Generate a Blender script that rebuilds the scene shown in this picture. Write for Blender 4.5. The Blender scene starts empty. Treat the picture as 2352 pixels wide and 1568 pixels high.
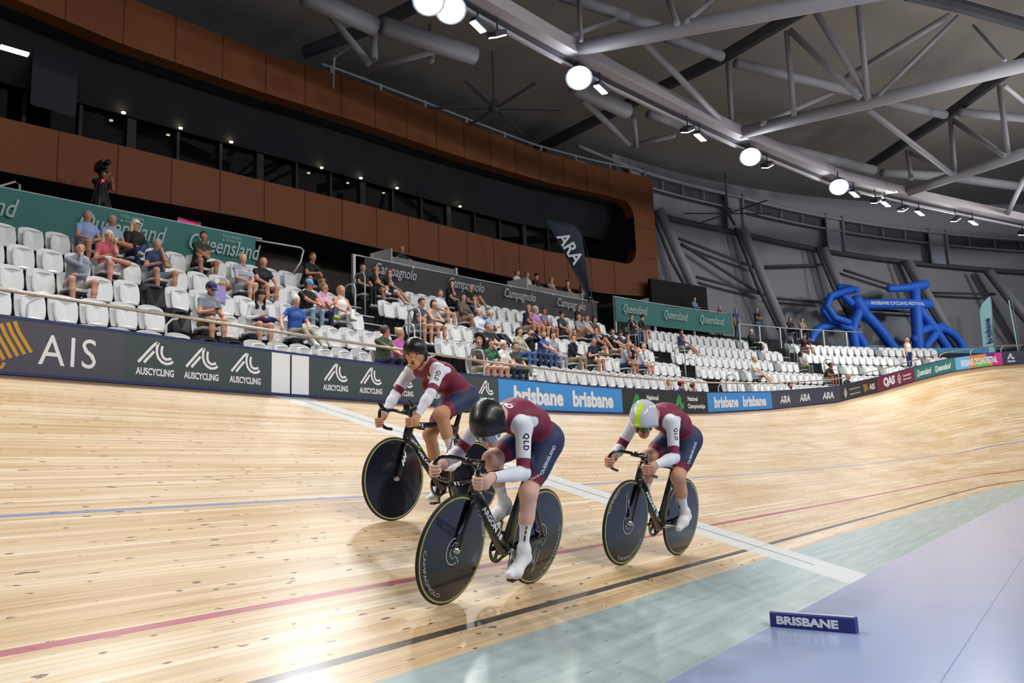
import bpy, bmesh, math, random
import numpy as np
from mathutils import Vector, Matrix
from mathutils.bvhtree import BVHTree
random.seed(7)
HR=.0038
SC=bpy.context.scene; COL=SC.collection
PI=math.pi
def lin(c):
    if isinstance(c,str):
        c=c.lstrip('#'); c=[int(c[i:i+2],16)/255 for i in (0,2,4)]
    return tuple((x/12.92 if x<=.04045 else ((x+.055)/1.055)**2.4) for x in c)
MATS={}
def mat(name,col,rough=.5,metal=0.,spec=.5,emit=None,estr=0.,trans=0.,alpha=1.,coat=0.,noise=None,ior=1.45):
    if name in MATS: return MATS[name]
    m=bpy.data.materials.new(name); m.use_nodes=True; nt=m.node_tree
    b=nt.nodes['Principled BSDF']; c=lin(col)
    b.inputs['Base Color'].default_value=(*c,1); b.inputs['Roughness'].default_value=rough
    b.inputs['Metallic'].default_value=metal; b.inputs['Specular IOR Level'].default_value=spec
    b.inputs['Transmission Weight'].default_value=trans; b.inputs['Alpha'].default_value=alpha
    b.inputs['Coat Weight'].default_value=coat; b.inputs['IOR'].default_value=ior
    if emit: b.inputs['Emission Color'].default_value=(*lin(emit),1); b.inputs['Emission Strength'].default_value=estr
    if noise:
        sc,amt=noise
        tc=nt.nodes.new('ShaderNodeTexCoord'); n=nt.nodes.new('ShaderNodeTexNoise'); n.inputs['Scale'].default_value=sc; n.inputs['Detail'].default_value=5
        mx=nt.nodes.new('ShaderNodeMix'); mx.data_type='RGBA'
        mx.inputs['A'].default_value=(*[x*(1-amt) for x in c],1); mx.inputs['B'].default_value=(*[min(1,x*(1+amt)) for x in c],1)
        nt.links.new(tc.outputs['Object'],n.inputs['Vector']); nt.links.new(n.outputs['Fac'],mx.inputs['Factor']); nt.links.new(mx.outputs['Result'],b.inputs['Base Color'])
    MATS[name]=m; return m
def vcol_mat(name,rough=.6,spec=.4,weave=0.,sheen=0.):
    if name in MATS: return MATS[name]
    m=bpy.data.materials.new(name); m.use_nodes=True; nt=m.node_tree; b=nt.nodes['Principled BSDF']
    a=nt.nodes.new('ShaderNodeAttribute'); a.attribute_name='Col'
    nt.links.new(a.outputs['Color'],b.inputs['Base Color']); b.inputs['Roughness'].default_value=rough; b.inputs['Specular IOR Level'].default_value=spec
    if weave:
        tc=nt.nodes.new('ShaderNodeTexCoord'); n=nt.nodes.new('ShaderNodeTexNoise'); n.inputs['Scale'].default_value=60; n.inputs['Detail'].default_value=3
        bp=nt.nodes.new('ShaderNodeBump'); bp.inputs['Strength'].default_value=weave; bp.inputs['Distance'].default_value=.01
        nt.links.new(tc.outputs['Object'],n.inputs['Vector']); nt.links.new(n.outputs['Fac'],bp.inputs['Height']); nt.links.new(bp.outputs['Normal'],b.inputs['Normal'])
    if sheen: b.inputs['Sheen Weight'].default_value=sheen
    MATS[name]=m; return m
def tag(o,label=None,cat=None,group=None,kind=None):
    if label: o['label']=label
    if cat: o['category']=cat
    if group: o['group']=group
    if kind: o['kind']=kind
    return o
def empty(name,loc=(0,0,0),mtx=None):
    o=bpy.data.objects.new(name,None); COL.objects.link(o); o.empty_display_size=.1
    if mtx is not None: o.matrix_world=mtx
    else: o.location=loc
    return o
def V(*a): return Vector(a) if len(a)>1 else Vector(a[0])
class MB:
    def __init__(s): s.v=[]; s.f=[]; s.uv=None
    def quad(s,a,b,c,d):
        n=len(s.v); s.v+=[tuple(a),tuple(b),tuple(c),tuple(d)]; s.f.append((n,n+1,n+2,n+3))
    def box(s,c,size,rot=None,M=None):
        hx,hy,hz=[q/2 for q in size]; n=len(s.v); c=Vector(c)
        for dx,dy,dz in ((-1,-1,-1),(1,-1,-1),(1,1,-1),(-1,1,-1),(-1,-1,1),(1,-1,1),(1,1,1),(-1,1,1)):
            p=Vector((dx*hx,dy*hy,dz*hz))
            if rot is not None: p=rot@p
            p=c+p
            if M is not None: p=M@p
            s.v.append(tuple(p))
        for f in ((0,3,2,1),(4,5,6,7),(0,1,5,4),(1,2,6,5),(2,3,7,6),(3,0,4,7)): s.f.append(tuple(n+i for i in f))
        return s
    def loft(s,rings,cap=True,closed=False):
        m=len(rings[0]); n=len(s.v)
        for r in rings: s.v+=[tuple(p) for p in r]
        R=len(rings)
        for i in range(R if closed else R-1):
            j=(i+1)%R
            for k in range(m):
                l=(k+1)%m; s.f.append((n+i*m+k,n+i*m+l,n+j*m+l,n+j*m+k))
        if cap and not closed:
            s.f.append(tuple(n+k for k in range(m))[::-1]); s.f.append(tuple(n+(R-1)*m+k for k in range(m)))
        return s
    def tube(s,pts,r,n=8,lat=None,rl=None,closed=False,cap=True):
        # r in-plane radius (list or value); lat: lateral axis with radius rl for flattened tubes
        P=[Vector(p) for p in pts]; N=len(P); rings=[]
        rr=r if isinstance(r,(list,tuple)) else [r]*N
        rll=rl if isinstance(rl,(list,tuple)) else [rl]*N
        up=None
        for i,p in enumerate(P):
            if closed: t=(P[(i+1)%N]-P[i-1])
            else: t=(P[min(i+1,N-1)]-P[max(i-1,0)])
            t=t.normalized()
            if lat is not None:
                u=Vector(lat); u=(u-t*u.dot(t)).normalized(); w=t.cross(u)
            else:
                if up is None:
                    up=Vector((0,0,1)) if abs(t.z)<.9 else Vector((1,0,0))
                u=up-t*up.dot(t); u.normalize(); up=u; w=t.cross(u)
            a=rll[i] if rll[i] is not None else rr[i]
            rings.append([p+u*(a*math.cos(2*PI*k/n))+w*(rr[i]*math.sin(2*PI*k/n)) for k in range(n)])
        return s.loft(rings,cap,closed)
    def cyl(s,a,b,r,n=12,r2=None): return s.tube([a,b],[r,r if r2 is None else r2],n)
    def sphere(s,c,r,nu=12,nv=8,M=None):
        rr=(r,r,r) if not isinstance(r,(list,tuple)) else r; n=len(s.v)
        for j in range(nv+1):
            th=PI*j/nv
            for i in range(nu):
                p=Vector((rr[0]*math.sin(th)*math.cos(2*PI*i/nu),rr[1]*math.sin(th)*math.sin(2*PI*i/nu),rr[2]*math.cos(th)))
                if M is not None: p=M@p
                s.v.append(tuple(Vector(c)+p))
        for j in range(nv):
            for i in range(nu):
                k=(i+1)%nu; s.f.append((n+j*nu+i,n+(j+1)*nu+i,n+(j+1)*nu+k,n+j*nu+k))
        return s
    def grid(s,fn,nu,nv,flip=False):
        n=len(s.v)
        for j in range(nv+1):
            for i in range(nu+1): s.v.append(tuple(fn(i/nu,j/nv)))
        for j in range(nv):
            for i in range(nu):
                a=n+j*(nu+1)+i; q=(a,a+1,a+nu+2,a+nu+1); s.f.append(q[::-1] if flip else q)
        return s
    def prism(s,pts,h,fm=lambda x,y,z:(x,y,z)):
        n=len(s.v); m=len(pts)
        for z in (0,h):
            for x,y in pts: s.v.append(tuple(fm(x,y,z)))
        s.f.append(tuple(n+i for i in range(m))[::-1]); s.f.append(tuple(n+m+i for i in range(m)))
        for i in range(m):
            j=(i+1)%m; s.f.append((n+i,n+j,n+m+j,n+m+i))
        return s
    def add(s,o):
        n=len(s.v); s.v+=o.v; s.f+=[tuple(i+n for i in f) for f in o.f]; return s
    def mesh(s,name,m,smooth=False,fix=True):
        me=bpy.data.meshes.new(name); me.from_pydata([tuple(p) for p in s.v],[],s.f)
        if fix:
            bm=bmesh.new(); bm.from_mesh(me); bmesh.ops.recalc_face_normals(bm,faces=bm.faces); bm.to_mesh(me); bm.free()
        if m: me.materials.append(m)
        if smooth:
            me.polygons.foreach_set('use_smooth',[True]*len(me.polygons))
        return me
    def build(s,name,m,parent=None,smooth=False,fix=True,auto=False):
        me=s.mesh(name,m,smooth,fix)
        o=bpy.data.objects.new(name,me); COL.objects.link(o)
        if parent: o.parent=parent
        if auto: me.set_sharp_from_angle(angle=.6)
        return o
def struct(o): o['kind']='structure'; return o
# ---- lettering
_TX={}
def glyphs(s,bold=0.,xs=1.,shear=0.,sp=1.):
    k=(s,bold,xs,shear,sp)
    if k in _TX: return _TX[k]
    cu=bpy.data.curves.new('text','FONT'); cu.body=s; cu.size=1; cu.offset=bold; cu.resolution_u=3; cu.space_character=sp; cu.fill_mode='FRONT'
    ob=bpy.data.objects.new('text',cu); me=bpy.data.meshes.new_from_object(ob)
    vs=[(v.co.x*xs+shear*v.co.y,v.co.y) for v in me.vertices]; fs=[tuple(p.vertices) for p in me.polygons]
    bpy.data.objects.remove(ob); bpy.data.meshes.remove(me)
    x0=min(v[0] for v in vs); x1=max(v[0] for v in vs)
    vs=[(x-(x0+x1)/2,y) for x,y in vs]; _TX[k]=(vs,fs,x1-x0); return _TX[k]
def text_mb(s,width,fm,height=None,mb=None,u0=0.,v0=0.,**kw):
    # width: text width in target units; fm maps (u,v) to 3D. v0: baseline
    vs,fs,w=glyphs(s,**kw); sx=width/w; sy=sx if height is None else height/.72
    mb=mb or MB(); n=len(mb.v)
    mb.v+=[tuple(fm(u0+x*sx,v0+y*sy)) for x,y in vs]; mb.f+=[tuple(i+n for i in f) for f in fs]; return mb
def strokes_mb(paths,fm,w,mb=None,u0=0.,v0=0.,s=1.,closed=False):
    mb=mb or MB()
    for pts in paths:
        P=[Vector((x,y)) for x,y in pts]; L=[];R=[]
        for i,p in enumerate(P):
            t=(P[min(i+1,len(P)-1)]-P[max(i-1,0)]).normalized(); nn=Vector((-t.y,t.x))*w/2
            L.append(p+nn); R.append(p-nn)
        for i in range(len(P)-1):
            mb.quad(*[fm(u0+q.x*s,v0+q.y*s) for q in (L[i],L[i+1],R[i+1],R[i])])
    return mb
AC=[[(0.0,0),(.28,.55),(.44,.86),(.52,.98),(.585,1.0)],[(.17,0),(.34,.33),(.47,.58)],[(.60,1.03),(.555,.80),(.55,.55),(.60,.30),(.70,.12),(.84,.03),(.97,.06),(1.07,.17)],[(.72,.88),(.70,.68),(.705,.50),(.75,.34),(.84,.25),(.96,.28),(1.01,.33)]]
# ---- venue geometry
SV=[9.982534018351988,-0.093129841534641,0.2195331198684555,-0.2892175277249056,-2.8944088033205215,1.0182715046350783,3.504179611628599,0.6514156909630825,0.024132740338813716,0.05201473603727067,-0.1306983971806516]
def sbase(X): return SV[0]+SV[1]*X+SV[2]*X**2/1e2+SV[3]*X**3/1e4+SV[4]*X**4/1e6
def sdir(X): return SV[1]+2*SV[2]*X/1e2+3*SV[3]*X**2/1e4+4*SV[4]*X**3/1e6
def stilt(X): return SV[8]*X+SV[9]*X*X/1e2+SV[10]*X**3/1e4
def scurve(X,o):  # plan point at offset o behind first row, and outward normal
    d=sdir(X); h=math.hypot(1,d); n=Vector((-d/h,1/h,0)); return Vector((X,sbase(X),0))+n*o, n
def rowpt(k,X): # top of seat backs
    p,n=scurve(X,SV[5]*(k-1)); p.z=SV[6]+SV[7]*(k-1)+stilt(X); return p,n
_bk=[(-16,7.234),(0,7.234),(5,7.22),(10,7.16),(15,7.06),(20,6.85),(25,6.3),(30,5.05),(35,2.85),(40,-.45),(43,-3.1),(46,-6.5),(49,-11)]
_bx=np.linspace(-16,49,4001); _by=np.interp(_bx,*zip(*_bk)); _k=np.ones(121)/121
_by=np.convolve(np.pad(_by,60,mode='edge'),_k,'valid')
_zk=[(-16,2.18),(0,2.18),(5,2.22),(8,2.28),(10.8,2.36),(16.3,2.6),(21.7,2.94),(27.4,3.42),(30.7,3.95),(33.3,4.52),(36,5.08),(38,5.37),(40,5.52),(43,5.55),(49,5.55)]
def barr(X):
    X=min(X,48.)
    y=float(np.interp(X,_bx,_by)); d=float(np.interp(X+.3,_bx,_by)-np.interp(X-.3,_bx,_by))/.6
    h=math.hypot(1,d); return Vector((X,y,float(np.interp(X,*zip(*_zk))))),Vector((-d/h,1/h,0)),Vector((1/h,d/h,0))
SL=7.556
def track(X,s):
    p,n,t=barr(X); sa=p.z/SL; ca=math.sqrt(1-sa*sa)
    if s<0: # blue band keeps a gentler fall
        q=p-n*(SL*ca); return Vector((q.x,q.y,0))+n*(s*.9572)+Vector((0,0,s*.2886))
    return Vector((p.x,p.y,0))-n*((SL-s)*ca)+Vector((0,0,s*sa))
ZF=-.746*.2886
# ================= track =================
def wood_mat():
    m=bpy.data.materials.new('track_timber'); m.use_nodes=True; nt=m.node_tree; L=nt.links; b=nt.nodes['Principled BSDF']
    N=lambda t,**k:(lambda n:[setattr(n,a,v) for a,v in k.items()] and n or n)(nt.nodes.new(t))
    uv=N('ShaderNodeUVMap'); uv.uv_map='track'
    sep=N('ShaderNodeSeparateXYZ'); L.new(uv.outputs['UV'],sep.inputs[0])
    def math_(op,a,b2=None,c=None):
        n=N('ShaderNodeMath',operation=op)
        for i,x in enumerate((a,b2,c)):
            if x is None: continue
            if isinstance(x,(int,float)): n.inputs[i].default_value=x
            else: L.new(x,n.inputs[i])
        return n.outputs[0]
    U,S=sep.outputs[0],sep.outputs[1]
    def mix(f,a,b2):
        n=N('ShaderNodeMix',data_type='RGBA')
        L.new(f,n.inputs['Factor'])
        for k,x in (('A',a),('B',b2)):
            if isinstance(x,tuple): n.inputs[k].default_value=(*x,1)
            else: L.new(x,n.inputs[k])
        return n.outputs['Result']
    # plank id from s, staggered board joints along u
    pid=math_('FLOOR',math_('DIVIDE',S,.042))
    wn=N('ShaderNodeTexWhiteNoise',noise_dimensions='1D'); L.new(pid,wn.inputs['W'])
    off=math_('MULTIPLY',wn.outputs['Value'],7.3)
    seg=math_('FLOOR',math_('DIVIDE',math_('ADD',U,off),3.4))
    cb=N('ShaderNodeCombineXYZ'); L.new(pid,cb.inputs[0]); L.new(seg,cb.inputs[1])
    wn2=N('ShaderNodeTexWhiteNoise',noise_dimensions='2D'); L.new(cb.outputs[0],wn2.inputs['Vector'])
    # grain: noise stretched along u
    gv=N('ShaderNodeCombineXYZ'); L.new(math_('MULTIPLY',U,.9),gv.inputs[0]); L.new(math_('MULTIPLY',S,46),gv.inputs[1]); L.new(math_('MULTIPLY',wn2.outputs['Value'],9),gv.inputs[2])
    gn=N('ShaderNodeTexNoise'); gn.inputs['Scale'].default_value=1; gn.inputs['Detail'].default_value=5; gn.inputs['Roughness'].default_value=.62; gn.inputs['Distortion'].default_value=.35; L.new(gv.outputs[0],gn.inputs['Vector'])
    rg=N('ShaderNodeValToRGB'); L.new(gn.outputs['Fac'],rg.inputs[0])
    e=rg.color_ramp.elements; e[0].position=.28; e[0].color=(*lin('#ab8c64'),1); e[1].position=.72; e[1].color=(*lin('#e9dcc6'),1); x=e.new(.5); x.color=(*lin('#d2b994'),1)
    rp=N('ShaderNodeValToRGB'); L.new(wn2.outputs['Value'],rp.inputs[0]); e=rp.color_ramp.elements
    e[0].color=(*lin('#bf9f76'),1); e[1].color=(*lin('#ece1cd'),1); x=e.new(.6); x.color=(*lin('#d8c19e'),1)
    fac=N('ShaderNodeValue'); fac.outputs[0].default_value=.5
    base=mix(fac.outputs[0],rg.outputs[0],rp.outputs[0])
    # broad warm/pale variation
    bv=N('ShaderNodeCombineXYZ'); L.new(math_('MULTIPLY',U,.35),bv.inputs[0]); L.new(math_('MULTIPLY',S,1.6),bv.inputs[1])
    bn=N('ShaderNodeTexNoise'); bn.inputs['Scale'].default_value=1; bn.inputs['Detail'].default_value=3; L.new(bv.outputs[0],bn.inputs['Vector'])
    br=N('ShaderNodeValToRGB'); L.new(bn.outputs['Fac'],br.inputs[0]); br.color_ramp.elements[0].position=.42; br.color_ramp.elements[0].color=(1,1,1,1); br.color_ramp.elements[1].position=.68; br.color_ramp.elements[1].color=(*lin('#e8d9bd'),1)
    mm=N('ShaderNodeMix',data_type='RGBA',blend_type='MULTIPLY'); mm.inputs['Factor'].default_value=.8; L.new(base,mm.inputs['A']); L.new(br.outputs[0],mm.inputs['B']); base=mm.outputs['Result']
    # knots
    kv=N('ShaderNodeCombineXYZ'); L.new(math_('MULTIPLY',U,5.5),kv.inputs[0]); L.new(math_('MULTIPLY',S,15),kv.inputs[1])
    vo=N('ShaderNodeTexVoronoi'); vo.inputs['Scale'].default_value=1; L.new(kv.outputs[0],vo.inputs['Vector'])
    kn=N('ShaderNodeTexNoise'); kn.inputs['Scale'].default_value=2.2; L.new(kv.outputs[0],kn.inputs['Vector'])
    ksz=math_('MULTIPLY',math_('SUBTRACT',kn.outputs['Fac'],.36),.85)
    kf=math_('LESS_THAN',vo.outputs['Distance'],ksz)
    kf=math_('MULTIPLY',kf,math_('GREATER_THAN',wn2.outputs['Value'],.12))
    base=mix(math_('MULTIPLY',kf,.8),base,lin('#4a3628'))
    # seams
    fr=math_('FRACT',math_('DIVIDE',S,.042)); se=math_('LESS_THAN',math_('ABSOLUTE',math_('SUBTRACT',fr,.5)),.46)
    se=math_('SUBTRACT',1.,se); base=mix(math_('MULTIPLY',se,.42),base,lin('#80684a'))
    # ledge under the boards is darker stained
    base=mix(math_('MULTIPLY',math_('GREATER_THAN',S,7.28),.75),base,lin('#9b7748'))
    def band(lo,hi): return math_('MULTIPLY',math_('GREATER_THAN',S,lo),math_('LESS_THAN',S,hi))
    wear=N('ShaderNodeTexNoise'); wear.inputs['Scale'].default_value=1.; wear.inputs['Detail'].default_value=6
    wv=N('ShaderNodeCombineXYZ'); L.new(math_('MULTIPLY',U,1.6),wv.inputs[0]); L.new(math_('MULTIPLY',S,22),wv.inputs[1]); L.new(wv.outputs[0],wear.inputs['Vector'])
    wr=math_('MULTIPLY_ADD',wear.outputs['Fac'],-.5,1.15); wr=math_('MINIMUM',wr,.93)
    base=mix(math_('MULTIPLY',band(2.5,2.55),wr),base,lin('#7c87ac'))
    base=mix(math_('MULTIPLY',band(.85,.905),wr),base,lin('#a3485c'))
    base=mix(math_('MULTIPLY',band(.2,.252),wr),base,lin('#1e222a'))
    # pale blue band with scuffs
    cn=N('ShaderNodeTexNoise'); cn.inputs['Scale'].default_value=1; cn.inputs['Detail'].default_value=7
    cv=N('ShaderNodeCombineXYZ'); L.new(math_('MULTIPLY',U,.8),cv.inputs[0]); L.new(math_('MULTIPLY',S,16),cv.inputs[1]); L.new(cv.outputs[0],cn.inputs['Vector'])
    cr=N('ShaderNodeValToRGB'); L.new(cn.outputs['Fac'],cr.inputs[0]); e=cr.color_ramp.elements; e[0].position=.3; e[0].color=(*lin('#8fa3a3'),1); e[1].position=.7; e[1].color=(*lin('#adbcbb'),1)
    sk=N('ShaderNodeTexVoronoi'); sk.inputs['Scale'].default_value=1; sv=N('ShaderNodeCombineXYZ'); L.new(math_('MULTIPLY',math_('ADD',U,math_('MULTIPLY',S,.35)),2.4),sv.inputs[0]); L.new(math_('MULTIPLY',S,26),sv.inputs[1]); L.new(sv.outputs[0],sk.inputs['Vector'])
    scf=math_('MULTIPLY',math_('LESS_THAN',sk.outputs['Distance'],.085),.6)
    cda=mix(scf,cr.outputs[0],lin('#3c464c'))
    base=mix(math_('LESS_THAN',S,0.),base,cda)
    # finish straight stripe: white with thin black centre
    aU=math_('ABSOLUTE',U)
    st=math_('MULTIPLY',math_('LESS_THAN',aU,.36),1.)
    base=mix(math_('MULTIPLY',st,.86),base,lin('#ccd0d0'))
    ce=math_('MULTIPLY',math_('LESS_THAN',aU,.013),math_('GREATER_THAN',S,-.33)); base=mix(ce,base,lin('#15161a'))
    p2=math_('MULTIPLY',math_('LESS_THAN',math_('ABSOLUTE',math_('SUBTRACT',U,15.4)),.03),math_('LESS_THAN',S,4.5))
    base=mix(math_('MULTIPLY',p2,.9),base,lin('#eceeea'))
    L.new(base,b.inputs['Base Color'])
    rr=math_('MULTIPLY_ADD',gn.outputs['Fac'],.10,.30); L.new(rr,b.inputs['Roughness'])
    b.inputs['Specular IOR Level'].default_value=.36
    b.inputs['Coat Weight'].default_value=.20; b.inputs['Coat Roughness'].default_value=.13
    bp=N('ShaderNodeBump'); bp.inputs['Strength'].default_value=.05; bp.inputs['Distance'].default_value=.01; L.new(gn.outputs['Fac'],bp.inputs['Height']); L.new(bp.outputs['Normal'],b.inputs['Normal'])
    return m
WOOD=wood_mat()
def make_track():
    Xs=[-14+.5*i for i in range(0,123)]; ss=[-.746,-.5,-.25,0,.5,1,2,3,4,5,6,7,7.28,SL]
    me=bpy.data.meshes.new('track'); v=[];uv=[];f=[];u=0;us=[];prev=None
    for X in Xs:
        p=barr(X)[0]
        if prev is not None: u+=(Vector((p.x,p.y,0))-Vector((prev.x,prev.y,0))).length
        us.append(u); prev=p
    u0=float(np.interp(0,Xs,us))
    for X,u in zip(Xs,us):
        for s in ss: v.append(tuple(track(X,s))); uv.append((u-u0,s))
    n=len(ss)
    for i in range(len(Xs)-1):
        for j in range(n-1): f.append((i*n+j,(i+1)*n+j,(i+1)*n+j+1,i*n+j+1))
    me.from_pydata(v,[],f); l=me.uv_layers.new(name='track')
    for p in me.polygons:
        p.use_smooth=True
        for li in p.loop_indices: l.data[li].uv=uv[me.loops[li].vertex_index]
    me.materials.append(WOOD)
    o=bpy.data.objects.new('floor_track',me); COL.objects.link(o); struct(o)
make_track()
FLOORM=mat('infield_floor','#98a6ca',rough=.2,spec=.8,noise=(1.3,.05))
fm=MB(); Xs=[-14+1*i for i in range(0,62)]
pts=[track(X,-.746) for X in Xs]
for a,b in zip(pts[:-1],pts[1:]): fm.quad((a.x,a.y,ZF),(b.x,b.y,ZF),(b.x if b.x<30 else 30+(b.x-30)*.2,-60,ZF),(a.x if a.x<30 else 30+(a.x-30)*.2,-60,ZF))
struct(fm.build('floor',FLOORM))
jm=MB()
for y in (-1.9,-3.4,-4.9):
    jm.box((6,y,ZF+.0008),(40,.006,.0012))
struct(jm.build('trim_1',mat('floor_joint','#8d93b8',rough=.5)))
# ================= barrier =================
def bpt(X,h,off=0.): # on barrier face at height above track edge
    p,n,t=barr(X); q=p-n*off; return Vector((q.x,q.y,p.z+h))
BH=.66
def arcX(X0,u): # move arc length u from X0 along barrier
    return X0+u*abs(barr(X0)[2].x)
BLUE=mat('navy_edge','#2a3268',rough=.45)
def panel(name,X0,X1,color,label,cat='banner'):
    N=max(2,int((X1-X0)/.35)); m=MB(); fr=[];bk=[]
    for i in range(N+1):
        X=X0+(X1-X0)*i/N
        for h,o in ((0.035,.03),(BH-.02,.03),(BH-.02,-.03),(.035,-.03)): m.v.append(tuple(bpt(X,h,o)))
    for i in range(N):
        for k in range(4):
            l=(k+1)%4; m.f.append((4*i+k,4*i+l,4*i+4+l,4*i+4+k))
    m.f.append((0,1,2,3)); m.f.append(tuple(4*N+k for k in (3,2,1,0)))
    o=m.build(name,color); tag(o,label,cat); return o
def bmap(Xc,off=.034):
    return lambda u,v:bpt(arcX(Xc,u),v,off)
WT=mat('print_white','#e8eaee',rough=.5); GRN=mat('print_green','#2f9a5c',rough=.5)
def lettering(parent,m,mb,name='lettering'): 
    o=mb.build(name,m,parent,fix=False); return o
def stripes_trim(h0,h1,off,name,m):
    t=MB(); Xs=[-8+.5*i for i in range(0,111)]
    for X in Xs:
        for h,o in ((h0,off),(h1,off),(h1,-.05),(h0,-.05)): t.v.append(tuple(bpt(X,h,o)))
    for i in range(len(Xs)-1):
        for k in range(4):
            l=(k+1)%4; t.f.append((4*i+k,4*i+l,4*i+4+l,4*i+4+k))
    struct(t.build(name,m))
stripes_trim(BH-.022,BH+.012,.036,'trim_2',BLUE); stripes_trim(0.0,.036,.032,'trim_3',BLUE)
CHAR=mat('banner_charcoal','#3d4a4e',rough=.5,noise=(6,.04)); AISD=mat('banner_dark_violet','#4b4a58',rough=.5,noise=(6,.04))
SKY=mat('banner_sky_blue','#3f93dc',rough=.5); BLKG=mat('banner_black_green','#272c2c',rough=.5); ARAC=mat('banner_slate','#454759',rough=.5)
# AIS
o=panel('barrier_banner',-8,-2.68,AISD,'dark violet barrier banner reading AIS beside a gold striped emblem')
lettering(o,WT,text_mb('AIS',.68,bmap(-3.37),height=.37,v0=.15,bold=.0,sp=1.15))
GOLD=mat('print_gold','#c9962e',rough=.4); gm=MB()
for i in range(6):
    x=-.33+.072*i; strokes_mb([[(x,.50+.022*i),(x+.05,.40+.02*i),(x+.20,.135+.028*i)]],bmap(-4.02),.042,mb=gm)
for i in range(4):
    y=.40-.075*i; strokes_mb([[(-.42,y),(-.14-.02*i,y-.17+.03*i)]],bmap(-4.02),.034,mb=gm)
strokes_mb([[(-.42,.115),(-.2,.06),(-.13,.055),(-.075,.08),(-.05,.13)]],bmap(-4.02),.036,mb=gm)
lettering(o,GOLD,gm,'gold_emblem')
def auslogo(o,X,s=1.,m=WT,word='AUSCYCLING'):
    mb=strokes_mb([[(x*.46-.24,y*.27) for x,y in p] for p in AC],bmap(X),.036,v0=.29)
    lettering(o,m,mb,'emblem')
    if word: lettering(o,WT,text_mb(word,.54,bmap(X),height=.09,v0=.135,bold=.035))
o=panel('barrier_banner',-2.68,-.36,CHAR,'charcoal banner with three white cyclist emblems left of the white finish panels')
for X in (-2.24,-1.55,-.83): auslogo(o,X)
o=panel('finish_panel',-.36,.36,mat('panel_white','#e9ecee',rough=.45),'white board panel on the barrier above the finish line','panel')
lettering(o,mat('line_black','#14161a',rough=.5),MB().box(bpt(0,BH/2-.0,.034),(.024,.01,BH-.06)),'centre_line')
o=panel('barrier_banner',.36,5.42,CHAR,'charcoal banner with six cyclist emblems right of the white finish panels')
for i,X in enumerate((.92,1.72,2.52,3.34,4.16,4.98)): auslogo(o,X)
o=panel('barrier_banner',5.42,10.83,SKY,'longer sky blue banner reading brisbane twice behind the front rider')
for X in (6.95,9.35): lettering(o,WT,text_mb('brisbane',1.98,bmap(X),height=.36,v0=.16,bold=.045))
o=panel('barrier_banner',10.83,16.4,BLKG,'black banner with green emblems reading National Championships')
for X in (11.65,14.35):
    lettering(o,GRN,strokes_mb([[(x*.55-.3,y*.36) for x,y in p] for p in AC],bmap(X),.085,v0=.16),'emblem')
    lettering(o,WT,text_mb('National',.72,bmap(X+.95),height=.13,v0=.38,bold=.03))
    lettering(o,WT,text_mb('Championships',1.25,bmap(X+1.2),height=.13,v0=.16,bold=.03))
o=panel('barrier_banner',16.4,21.8,SKY,'shorter sky blue brisbane banner between the black and slate ones')
for X in (17.9,20.3): lettering(o,WT,text_mb('brisbane',2.0,bmap(X),height=.34,v0=.17,bold=.045))
o=panel('barrier_banner',21.8,27.75,ARAC,'slate barrier banner reading ARA three times on the bend')
for X in (23.0,24.85,26.75): lettering(o,WT,text_mb('ARA',.95,bmap(X),height=.26,v0=.2,bold=.04,shear=.15)); lettering(o,ARAC,MB().box(bpt(X,.33,.036),(.9,.004,.02)),'stripe')
o=panel('barrier_banner',27.75,30.8,mat('banner_brownblack','#3a3633',rough=.5),'brown black barrier banner with gold emblem and AIS on the bend')
lettering(o,WT,strokes_mb([[(0,.1),(.14,.3),(0,.52),(-.14,.3),(0,.1)],[(0,.18),(.07,.3),(0,.42),(-.07,.3),(0,.18)],[(0,.1),(0,.5)]],bmap(28.2),.03),'crest')
lettering(o,WT,text_mb('Australian Government',.95,bmap(29.0),height=.06,v0=.38,bold=.02)); lettering(o,WT,text_mb('Australian Sports Commission',.95,bmap(29.0),height=.06,v0=.17,bold=.02))
gm=MB()
for i in range(5): strokes_mb([[(-.16+.07*i,.48),(-.05+.07*i,.12+.03*i)]],bmap(29.9),.035,mb=gm)
lettering(o,GOLD,gm,'gold_emblem'); lettering(o,WT,text_mb('AIS',.42,bmap(30.4),height=.24,v0=.2,bold=.03))
o=panel('barrier_banner',30.8,33.4,mat('banner_maroon','#7d2b3c',rough=.5),'maroon barrier banner reading QAS on the far bend')
lettering(o,WT,text_mb('QAS',.85,bmap(31.6),height=.34,v0=.2,bold=.06)); lettering(o,WT,strokes_mb([[(0,.1),(.1,.22),(.1,.42),(0,.52),(-.1,.42),(-.1,.22),(0,.1)],[(-.1,.3),(.1,.3)],[(0,.1),(0,.6)]],bmap(32.3),.03),'crest')
lettering(o,WT,text_mb('Queensland',.62,bmap(32.85),height=.09,v0=.36,bold=.03)); lettering(o,WT,text_mb('Government',.62,bmap(32.85),height=.09,v0=.2,bold=.03))
TEAL=mat('banner_teal','#2f7a70',rough=.55)
o=panel('barrier_banner',33.4,36.1,TEAL,'teal barrier banner reading Queensland twice on the far bend')
for X in (34.1,35.35): lettering(o,WT,text_mb('Queensland',1.15,bmap(X),height=.28,v0=.2,bold=.03,shear=.35))
o=panel('barrier_banner',36.1,38.8,mat('banner_orange','#e08a3c',rough=.5),'multicoloured barrier banner in orange, blue, green and magenta on the far bend')
def patch(X0,X1,h0,h1,m):
    mb=MB().grid(lambda a,b:bpt(X0+(X1-X0)*a,h0+(h1-h0)*b,.033),6,1); lettering(o,m,mb,'colour_patch')
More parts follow.
